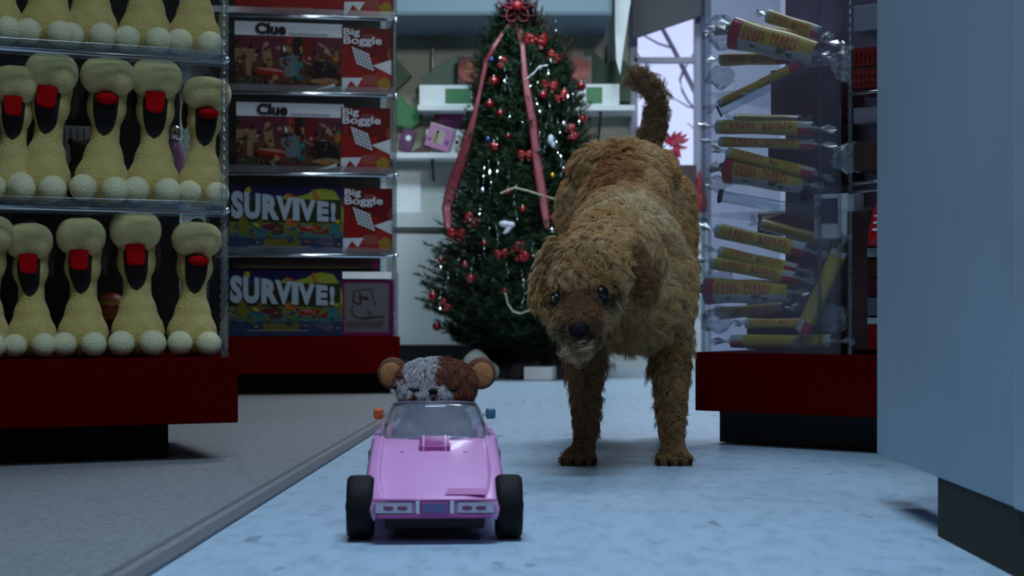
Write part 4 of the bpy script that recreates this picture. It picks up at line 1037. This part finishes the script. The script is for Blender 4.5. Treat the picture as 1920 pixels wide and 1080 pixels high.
# ------------------------------------------------------------------ toy car (front towards the camera, y grows towards its tail)
CX, CY = -.0885, 1.835
car = empty('toy_car', (CX, CY, 0), R(2.8), 'pink plastic toy convertible with black tyres and clear windshield', 'toy car')
M_pink = mat('pink_plastic_body', (.74, .32, .66), .36, var=.03, coat=.15)
M_mag = mat('magenta_plastic', (.42, .05, .30), .3, coat=.4)
M_mag2 = mat('deep_pink_plastic', (.52, .15, .42), .35)
M_tyre = mat('black_rubber', (.010, .010, .011), .6, spec=.15, bump=.3, bscale=300)
HW = .083
def zt(y): return float(np.interp(y, [0, .006, .015, .06, .13, .2, .245], [.0475, .050, .0525, .065, .082, .0955, .102]))
def sec(y, top, crest=.0):
    w = float(np.interp(y, [0, .03, .08, .3, .42], [.072, .079, .085, .083, .078]))
    zb_ = .034 if y < .01 else .028
    low = .064
    half = [(0, top+.0035), (w*.45, top+.003), (w*.76, top), (w*.80, top-.001+crest), (w*.93, top-.003+crest*.7), (w*.99, top-.012), (w, top*.72), (w*.97, top*.55), (low, zb_+.008), (low-.006, zb_), (0, zb_)]
    return [(x, z) for x, z in half]+[(-x, z) for x, z in reversed(half[1:-1])]
ys = [0, .006, .015, .03, .06, .09, .13, .17, .21, .245]
S_ = [sec(y, zt(y), .006*min(1, y/.04)) for y in ys]
n = len(S_[0]); vs = []; fs = []
for y, s in zip(ys, S_): vs += [(x, y, z) for x, z in s]
for i in range(len(ys)-1):
    for k in range(n): fs.append((i*n+k, i*n+(k+1) % n, (i+1)*n+(k+1) % n, (i+1)*n+k))
fs.append(tuple(range(n))); fs.append(tuple((len(ys)-1)*n+k for k in range(n)))
b = MB(); b.add(vs, fs)
hood = b.build('front_body', M_pink, car, bevel=.0015)
hood.data.polygons.foreach_set('use_smooth', [True]*len(hood.data.polygons))
# doors, cockpit floor, rear deck
b = MB()
for s in (-1, 1):
    b.prism([(s*.083, .05), (s*.084, .085), (s*.081, .103), (s*.073, .106), (s*.070, .05)], .245, .395)
b.box(-.072, .072, .245, .395, .028, .045)
b.build('cockpit_side', M_pink, car, bevel=.002)
ys2 = [.395, .41, .43, .450, .460]; tp2 = [.108, .110, .106, .098, .085]
vs = []; fs = []
for y, t in zip(ys2, tp2): vs += [(x, y, z) for x, z in sec(y, t, .006)]
for i in range(len(ys2)-1):
    for k in range(n): fs.append((i*n+k, i*n+(k+1) % n, (i+1)*n+(k+1) % n, (i+1)*n+k))
fs.append(tuple(range(n))); fs.append(tuple((len(ys2)-1)*n+k for k in range(n)))
MB().add(vs, fs).build('rear_body', M_pink, car, smooth=True)
MB().box(-.068, .068, .30, .394, .046, .062).box(-.06, .06, .378, .393, .062, .105).build('seat', M_mag, car, bevel=.004)
MB().box(-.068, .068, .238, .256, .05, .098).build('dashboard', M_mag2, car, bevel=.003)
# nose: bumper line, headlight panels, number plate
MB().box(-.071, .071, -.0035, .004, .0500, .0528).build('bumper_trim', M_mag, car, bevel=.001)
MB().box(-.066, .066, -.003, .006, .0305, .0350).build('lower_trim', M_mag, car, bevel=.001)
for s in (-1, 1):
    p = MB().box(min(s*.026, s*.068), max(s*.026, s*.068), -.003, .002, .0365, .0492).build('headlight_panel', mat('lamp_lilac', (.62, .55, .68), .25), car, bevel=.001)
    q = MB()
    for x in (.037, .053): q.ell((s*x, -.003, .0425), (.0062, .0012, .0030), n=14)
    q.build('headlight', mat('lamp_plum', (.20, .07, .14), .3), p, smooth=True)
    MB().box(s*.0195-.0022, s*.0195+.0022, -.0045, .001, .036, .0505).build('white_strip', M_white, car, bevel=.0005)
pl_ = MB().box(-.0165, .0165, -.004, .002, .0345, .0495).build('number_plate', M_mag, car, bevel=.001)
MB().box(-.0135, .0135, -.005, -.003, .0375, .0475).build('plate_face', mat('plate_blue', (.14, .15, .32), .4), pl_)
# hood scoop and details
sc_ = MB().add([(-.0195, .168, zt(.168)+.002), (.0195, .168, zt(.168)+.002), (-.0195, .168, zt(.168)+.010), (.0195, .168, zt(.168)+.010),
    (-.0195, .222, zt(.222)+.001), (.0195, .222, zt(.222)+.001), (-.0195, .222, zt(.222)+.009), (.0195, .222, zt(.222)+.009)],
    [(0, 1, 3, 2), (4, 6, 7, 5), (0, 4, 5, 1), (2, 3, 7, 6), (0, 2, 6, 4), (1, 5, 7, 3)]).build('hood_scoop', M_mag, car, bevel=.0015)
for x in (-.0150, .0125):
    MB().add([(x, .167, zt(.168)+.003), (x+.002, .167, zt(.168)+.003), (x, .167, zt(.168)+.0105), (x+.002, .167, zt(.168)+.0105),
        (x, .222, zt(.222)+.003), (x+.002, .222, zt(.222)+.003), (x, .222, zt(.222)+.0098), (x+.002, .222, zt(.222)+.0098)],
        [(0, 1, 3, 2), (4, 6, 7, 5), (0, 4, 5, 1), (2, 3, 7, 6), (0, 2, 6, 4), (1, 5, 7, 3)]).build('scoop_stripe', mat('pale_pink_ink', (.75, .5, .7), .4), sc_)
q = MB()
for x in (-.040, .038): q.ell((x, .165, zt(.165)+.0028), (.0028, .0022, .0012), n=10)
q.build('hood_pin', M_mag2, car, smooth=True)
MB().add([(.012, .012, zt(.012)+.0045), (.058, .012, zt(.012)+.0038), (.060, .030, zt(.03)+.0038), (.016, .030, zt(.03)+.0045)], [(0, 1, 2, 3)]).build('hood_sticker', M_mag2, car, solid=.001)
MB().box(-.058, .058, .03, .42, .014, .030).build('chassis', mat('maroon_chassis', (.03, .01, .012), .6), car, bevel=.003)
# windshield
vs = []; fs = []; NX, NZ = 20, 8
for j in range(NZ+1):
    v = j/NZ
    for i in range(NX+1):
        u = -1+2*i/NX; hw = .071+(.059-.071)*v-.004*(v**6)
        vs.append((u*hw, .222+.052*v+.035*abs(u)**2.6, .101+.047*v-.004*abs(u)**4*v-.003*u*u*(1-v)))
for j in range(NZ):
    for i in range(NX): a = j*(NX+1)+i; fs.append((a, a+1, a+NX+2, a+NX+1))
MB().add(vs, fs).build('windshield', clear('windshield_plastic', tint=(.9, .91, .95), haze=.22, rough=.08, hazecol=(.6, .6, .7), refl=4.0), car, smooth=True, solid=.0014)  # strong haze imitates whitish reflections on the plastic
fr = MB(); fr.tube([vs[i] for i in range(0, (NX+1)*(NZ+1), NX+1)], .0012, n=6); fr.tube([vs[i] for i in range(NX, (NX+1)*(NZ+1), NX+1)], .0012, n=6)
fr.tube([vs[(NX+1)*NZ+i] for i in range(NX+1)], .0012, n=6); fr.build('windshield_frame', clear('frame_plastic', haze=.5, rough=.1, hazecol=(.45, .42, .5)), car, smooth=True)
for s, m_, nm_ in ((-1, mat('orange_plastic', (.62, .10, .02), .35), 'orange mirror knob'), (1, mat('teal_plastic', (.05, .16, .25), .35), 'dark teal mirror knob')):
    k = MB().box(s*.074-.0065, s*.074+.0065, .276, .29, .125, .139).build('side_mirror', m_, car, bevel=.003); k['label'] = nm_
    MB().tube([(s*.060, .268, .130), (s*.070, .282, .132)], .0022, n=8).build('mirror_stem', MATS['frame_plastic'], k)
# wheels
def wheel(x, y, r, w):
    s = 1 if x > 0 else -1
    t = MB(); prof = [(r*.62, -w/2), (r*.9, -w/2), (r*.985, -w*.38), (r, -w*.2), (r, w*.2), (r*.985, w*.38), (r*.9, w/2), (r*.62, w/2)]
    Mx = Matrix.Rotation(pi/2, 4, 'Y'); t.lathe(prof, (x, y, r), n=36, M=Mx)
    o = t.build('wheel', M_tyre, car, smooth=True)
    h = MB(); h.lathe([(r*.62, w*.1), (r*.55, w*.42), (r*.2, w*.46), (r*.12, w*.58)], (x, y, r), n=20, M=Matrix.Rotation(s*pi/2, 4, 'Y')); h.build('hubcap', M_mag, o, smooth=True)
    MB().tube([(0, y, r), (x, y, r)], .004, n=8).build('axle', M_chrome, o)
for x, y, r in ((-.087, .052, .0375), (.087, .052, .0375), (-.076, .400, .0385), (.076, .400, .0385)): wheel(x, y, r, .031)

# ------------------------------------------------------------------ plain plush bear sitting in the car
def hair(name, body, mats, count, fn, parent, pts_n=6, seed=0, clump=None):
    """hair strands rooted on a mesh. fn(p, n, rnd)->(length, direction, colour, radius) or None"""
    me = body.data; me.calc_loop_triangles(); rs_ = np.random.RandomState(seed)
    V = np.array([v.co[:] for v in me.vertices]); T = np.array([t.vertices[:] for t in me.loop_triangles])
    a, b_, c_ = V[T[:, 0]], V[T[:, 1]], V[T[:, 2]]
    cr_ = np.cross(b_-a, c_-a); ar = np.linalg.norm(cr_, axis=1); nr = cr_/(ar[:, None]+1e-12)
    idx = rs_.choice(len(T), count, p=ar/ar.sum())
    u, v = rs_.rand(count), rs_.rand(count); fl = u+v > 1; u[fl] = 1-u[fl]; v[fl] = 1-v[fl]
    Pp = a[idx]+(b_-a)[idx]*u[:, None]+(c_-a)[idx]*v[:, None]; Nn = nr[idx]
    L, Dd, Cc, Rr = fn(Pp, Nn, rs_)
    keep = L > 1e-5; Pp, Nn, L, Dd, Cc, Rr = Pp[keep], Nn[keep], L[keep], Dd[keep], Cc[keep], Rr[keep]; m = len(Pp)
    nt, lift, curl, cl = clump
    gi = rs_.choice(m, nt, replace=False); kd = kdtree.KDTree(nt)
    for k, i in enumerate(gi): kd.insert(Pp[i], k)
    kd.balance(); near = np.array([kd.find(p)[1] for p in Pp])
    tang = Dd-Nn*(Dd*Nn).sum(1)[:, None]; tang += rs_.normal(size=tang.shape)*.12
    jit = rs_.normal(size=(nt, 3))*.45; tang = tang+jit[near]; tang -= Nn*(tang*Nn).sum(1)[:, None]*.9
    tang /= np.linalg.norm(tang, axis=1)[:, None]+1e-9
    side = np.cross(Nn, tang); ph = rs_.rand(nt)[near]*6.28+rs_.rand(m)*.6; fq = 5+rs_.rand(nt)[near]*4
    out = np.zeros((m, pts_n, 3))
    for k in range(pts_n):
        t = k/(pts_n-1)
        w_ = curl*L*np.sin(ph+fq*t)*t
        out[:, k] = Pp+Nn*(lift*L*(t-.45*t*t))[:, None]+tang*(L*(t**1.2)*.9)[:, None]+side*w_[:, None]+Nn*(w_*.6)[:, None]
        out[:, k, 2] -= L*.25*t*t
    gp_ = out[gi]
    for k in range(1, pts_n):
        t = k/(pts_n-1); off = (Pp-Pp[gi][near])*(.55)
        out[:, k] = out[:, k]*(1-cl*t)+(gp_[near, k]+off)*cl*t
    hc = bpy.data.hair_curves.new(name); hc.add_curves([pts_n]*m)
    hc.attributes['position'].data.foreach_set('vector', out.reshape(-1).astype(np.float32))
    ra = hc.attributes.get('radius') or hc.attributes.new('radius', 'FLOAT', 'POINT')
    prof_ = np.array([1-.75*(k/(pts_n-1))**1.5 for k in range(pts_n)])
    ra.data.foreach_set('value', (Rr[:, None]*prof_[None]).reshape(-1).astype(np.float32))
    ca_ = hc.attributes.new('fur_colour', 'FLOAT_COLOR', 'CURVE')
    Cc = np.concatenate([Cc, np.ones((m, 1))], 1); ca_.data.foreach_set('color', Cc.reshape(-1).astype(np.float32))
    hc.materials.append(mats); o = bpy.data.objects.new(name, hc); COL.objects.link(o); o.parent = parent
    return o
def fur_mat(name, rough=.75):
    m = bpy.data.materials.new(name); nt, b = nodes(m)
    at_ = nt.nodes.new('ShaderNodeAttribute'); at_.attribute_name = 'fur_colour'
    nt.links.new(at_.outputs['Color'], b.inputs['Base Color']); b.inputs['Roughness'].default_value = rough; b.inputs['Specular IOR Level'].default_value = .25
    return m
M_fur = fur_mat('fur_strands')
M_bear = mat('bear_brown', (.16, .055, .03), .9, bump=.8, bscale=250); M_bearw = mat('bear_cream', (.55, .50, .50), .9, bump=.8, bscale=250)
bx, by = CX-.0, CY+.338
bear = empty('plush_bear', (bx-.014, by, .077), R(-2), 'plain brown and white plush bear seated behind the windshield', 'plush toy')
def bcol(Pq):
    brown = np.array([.20, .06, .035]); cream = np.array([.58, .54, .56]); c = np.tile(brown, (len(Pq), 1))
    x, y, z = Pq.T
    c[(x > -.040) & (x < .003) & (z > .082) & (y < .03)] = cream
    c[(np.abs(x) < .046) & (z < .064) & (y < .01)] = cream
    c[((x**2/.026**2+(z-.079)**2/.017**2) < 1) & (y < 0)] = cream*.92
    c[(x < -.034) & (x > -.052) & (z > .066) & (z < .10) & (y < .0)] = cream
    return c
b = MB()
b.ell((0, .0, .030), (.042, .034, .034)); b.ell((0, .0, .055), (.036, .03, .034)); b.ell((0, .002, .096), (.058, .045, .031)); b.ell((-.022, -.008, .082), (.030, .034, .022)); b.ell((.022, -.008, .082), (.030, .034, .022))
b.ell((0, -.034, .078), (.021, .018, .014))
for s in (-1, 1):
    b.cap((s*.030, -.005, .045), .014, (s*.036, -.028, .030), .012); b.cap((s*.02, -.01, .012), .012, (s*.03, -.018, .012), .0115)
bb_ = remesh(b, 'body', [M_bear], .004, 4, bear)
def bfn(p, n, rs_):
    m = len(p); L = np.full(m, .008)*(.6+.6*rs_.rand(m)); d = np.stack([n[:, 0]*0, n[:, 1]*0-.2, -np.ones(m)], 1)
    c = bcol(p)*(.7+.5*rs_.rand(m))[:, None]
    L[((np.abs(p[:, 0])-.024)**2/.011**2+(p[:, 2]-.089)**2/.004**2 < 1) & (p[:, 1] < 0)] *= .3
    return L, d, c, np.full(m, .00028)
hair('fur_coat', bb_, M_fur, 26000, bfn, bear, 5, 5, (1500, .8, .12, .35))
for s in (-1, 1):
    er = MB().ell((s*.060, .004, .106), (.021, .009, .022), n=24, k=16); er.build('ear', M_bear, bear, smooth=True)
    MB().ell((s*.062, -.004, .105), (.015, .0035, .016), n=20, k=12).build('inner_ear', mat('bear_tan', (.42, .17, .06), .9, bump=.4, bscale=200), bear, smooth=True)
    ey = MB(); ey.tube([(s*.024+.010*cos(a_), -.0425+.004*abs(cos(a_)), .089-.0035*sin(a_)) for a_ in [pi*i/8 for i in range(9)]], .0013, n=6); ey.build('stitched_eye', M_black, bear, smooth=True)
MB().ell((0, -.053, .084), (.0065, .004, .004)).build('nose', M_black, bear, smooth=True)
# ------------------------------------------------------------------ dog
DO = Vector((.215, 2.95, 0))
dog = empty('dog', DO, 0, 'shaggy golden-tan terrier dog standing with lowered head and curled tail', 'dog')
def q_(x, y, z): return Vector((x, y, z))-DO
b = MB()
# trunk
def eb(c, r, M=None): b.ell(q_(*c), r, M=M, n=24, k=16)
eb((.212, 2.91, .345), (.098, .125, .125)); eb((.206, 2.90, .395), (.088, .115, .068))
eb((.212, 3.00, .40), (.093, .14, .10)); eb((.222, 3.13, .455), (.085, .16, .10), Matrix.Rotation(R(22), 3, 'X')); eb((.232, 3.25, .515), (.088, .12, .098))
eb((.235, 3.30, .50), (.085, .10, .095)); eb((.215, 2.86, .30), (.088, .08, .085))
# legs
def limbs(chain):
    for (p0, r0), (p1, r1) in zip(chain, chain[1:]): b.cap(q_(*p0), r0, q_(*p1), r1, k=14)
for s, X in ((-1, .128), (1, .287)):
    limbs([((.212+s*.055, 2.90, .33), .06), ((X-.0*s, 2.88, .205), .031), ((X, 2.845, .12), .0225), ((X-.002*s, 2.825, .05), .019), ((X-.004, 2.80, .022), .018)])
    dx = -.006 if s < 0 else 0
    b.ell(q_(X+dx-.004, 2.795, .016), (.027, .033, .015), n=16)
    for k in range(4):
        a = -.026+k*.0155; b.cap(q_(X+dx-.004+a*.85, 2.785, .014), .0095, q_(X+dx-.004+a*1.15, 2.757+abs(a)*.35, .0095), .0085, k=10)
for s, X0, X1 in ((-1, .168, .152), (1, .300, .322)):
    limbs([((X0, 3.29, .49), .07), ((X1+s*-.004, 3.21, .33), .048), ((X1, 3.30, .22), .028), ((X1, 3.365, .145), .019), ((X1, 3.325, .06), .0165), ((X1, 3.30, .022), .017)])
    b.ell(q_(X1, 3.285, .014), (.022, .032, .013), n=14)
# neck and head
limbs([((.206, 2.88, .385), .085), ((.165, 2.76, .365), .070), ((.140, 2.67, .345), .062)])
eb((.127, 2.635, .335), (.066, .066, .058)); eb((.105, 2.60, .318), (.045, .04, .035)); eb((.150, 2.61, .318), (.035, .035, .032))
limbs([((.118, 2.60, .292), .043), ((.106, 2.548, .253), .034), ((.1035, 2.520, .236), .027)])
b.cap(q_(.112, 2.575, .255), .032, q_(.104, 2.53, .224), .022)
eb((.143, 2.60, .279), (.030, .03, .03)); eb((.080, 2.595, .279), (.028, .03, .028))
# ears
eb((.058, 2.645, .330), (.018, .035, .058), Matrix.Rotation(R(14), 3, 'Y')); eb((.205, 2.66, .338), (.024, .036, .058), Matrix.Rotation(R(-20), 3, 'Y'))
# tail
limbs([((.240, 3.36, .555), .03), ((.288, 3.42, .605), .024), ((.306, 3.44, .665), .021), ((.313, 3.44, .715), .020), ((.300, 3.43, .750), .018), ((.272, 3.42, .768), .016), ((.252, 3.41, .764), .010)])
eb((.172, 3.27, .555), (.045, .08, .05)); eb((.292, 3.27, .545), (.04, .08, .05))
M_skin = mat('dog_undercoat', (.08, .045, .022), .9, var=.4, vscale=40, bump=1, bscale=120)
body = remesh(b, 'body', [M_skin], .0065, 6, dog)
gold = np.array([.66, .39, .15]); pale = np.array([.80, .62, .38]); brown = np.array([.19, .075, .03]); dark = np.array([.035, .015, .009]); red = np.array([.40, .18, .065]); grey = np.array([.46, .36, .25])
def mixc(c, k, w): return c*(1-w)[:, None]+k[None]*w[:, None]
def sm(d, a, b_): return np.clip((b_-d)/(b_-a), 0, 1)
def g3(p, c, r): return np.sqrt((((p-np.array(c))/np.array(r))**2).sum(1))
def dfn(p, n, rs_):
    w = p+np.array(DO[:]); x, y, z = w.T; m = len(w)
    c = np.tile(gold, (m, 1)); N1 = np.sin(x*47+y*31)*np.sin(z*53+x*17+1)*.5+.5
    c = mixc(c, pale, N1*.55)
    c = mixc(c, pale, sm(g3(w, (.215, 2.87, .45), (.12, .10, .05)), .6, 1.3)*.9)          # pale withers, rim light from above put into the fur colour
    c = mixc(c, brown*1.9, sm(g3(w, (.20, 3.10, .54), (.045, .13, .09)), .5, 1.3)*.8)   # brown saddle
    c = mixc(c, red, sm(g3(w, (.285, 2.98, .46), (.05, .12, .08)), .4, 1.2)*.6)
    c = mixc(c, grey, sm(g3(w, (.21, 3.30, .60), (.10, .10, .04)), .5, 1.3)*.5)
    c = mixc(c, grey*.55, ((z > .6) & (y > 3.36)).astype(float)*.7)                        # tail
    c = mixc(c, red, sm(g3(w, (.12, 2.60, .33), (.07, .06, .06)), .6, 1.2)*.55)             # crown
    c = mixc(c, brown, sm(g3(w, (.112, 2.545, .275), (.042, .06, .04)), .7, 1.25)*.95)      # muzzle bridge
    c = mixc(c, dark, sm(g3(w, (.106, 2.52, .236), (.032, .04, .026)), .7, 1.4)*.95)        # around nose
    c = mixc(c, dark, sm(g3(w, (.144, 2.57, .296), (.031, .035, .021)), .7, 1.4)*.95)
    c = mixc(c, dark, sm(g3(w, (.073, 2.575, .289), (.022, .03, .016)), .7, 1.3)*.8)
    c = mixc(c, brown*1.1, sm(g3(w, (.212, 2.65, .345), (.030, .045, .062)), .8, 1.1)*.85)    # right ear
    c = mixc(c, brown*1.3, sm(g3(w, (.066, 2.625, .335), (.018, .03, .055)), .8, 1.1)*.7)
    c = mixc(c, pale, sm(g3(w, (.105, 2.53, .20), (.05, .06, .03)), .5, 1.3)*.5)
    c = mixc(c, np.array([.30, .15, .058]), np.clip((.30-z)/.1, 0, 1)*((y > 2.72)).astype(float)*.9)  # low fur darkened, shade on the legs put into the colour
    c = c*(.62+.65*rs_.rand(m))[:, None]
    L = np.full(m, .026)
    L[(z < .2)] = .013; L[(z < .055)] = .009
    back = (z < .22) & (z > .05) & (y > 2.86) & (y < 2.95); L[back] = .026
    inner = (z < .25) & (z > .06) & (n[:, 0]*np.where(x < .21, 1, -1) > .3); L[inner] = .024
    L[(z > .17) & (z < .27) & (y > 2.78) & (y < 3.1) & (x > .15) & (x < .27)] = .04           # chest fringe
    head = g3(w, (.12, 2.62, .32), (.1, .1, .09)) < 1; L[head] = .020
    L[g3(w, (.112, 2.545, .285), (.04, .06, .03)) < 1] = .008
    L[g3(w, (.1035, 2.50, .235), (.020, .022, .017)) < 1] = .002
    L[g3(w, (.1425, 2.568, .296), (.018, .03, .013)) < 1] = .0012
    L[g3(w, (.0715, 2.572, .288), (.012, .022, .009)) < 1] = .001
    L[(z < .225) & (y < 2.62)] = .026                                                        # beard
    L[(y > 3.36) & (z > .6)] = .026
    L = L*(.65+.6*rs_.rand(m))
    d = np.zeros((m, 3)); d[:, 2] = -.8; d[:, 1] = .35
    hd = y < 2.72; d[hd] = np.array([0, -.25, -.8]); d[hd, 0] += (x[hd]-.12)*6
    top_ = (z > .3) & (y > 2.75); d[top_] = np.array([0, .45, -.75]); d[top_, 0] += (x[top_]-.22)*4
    leg = z < .2; d[leg] = np.array([0, .35, -1.]); 
    tl = (y > 3.36) & (z > .6); d[tl] = np.stack([-np.ones(tl.sum())*.2, np.zeros(tl.sum()), np.ones(tl.sum())*.3], 1)
    return L, d, c, np.full(m, .00040)
NH = 190000
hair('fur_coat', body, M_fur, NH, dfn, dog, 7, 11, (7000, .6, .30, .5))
M_eye = mat('dog_eye', (.006, .004, .003), .3, spec=.4)
for nm, c0, r in (('eye', (.1425, 2.565, .296), .0125), ('eye', (.0715, 2.574, .287), .0115)):
    MB().ell(q_(*c0), r, n=20, k=14).build(nm, M_eye, dog, smooth=True)
MB().ell(q_(.0665, 2.5655, .288), (.003, .002, .0035), n=12).build('eye_white', mat('eye_white', (.3, .3, .24), .3), dog, smooth=True)
nb = MB(); nb.ell(q_(.1035, 2.495, .238), (.0165, .012, .0125), n=20, k=14); nb.ell(q_(.096, 2.487, .235), (.006, .005, .005)); nb.ell(q_(.111, 2.487, .235), (.006, .005, .005))
remesh(nb, 'nose', [mat('dog_nose', (.006, .005, .006), .6, spec=.12)], .002, 2, dog)
# claws
cw = MB()
for X in (.1, .1): pass
for X in (.118, .283):
    for k in range(4):
        a = -.026+k*.0155; p = q_(X+a*1.2, 2.745+abs(a)*.35, .007); cw = MB(); cw.cap(p+Vector((0, .006, .002)), .0032, p+Vector((0, -.004, -.003)), .0018, k=8); cw.build('claw', M_black, dog, smooth=True)
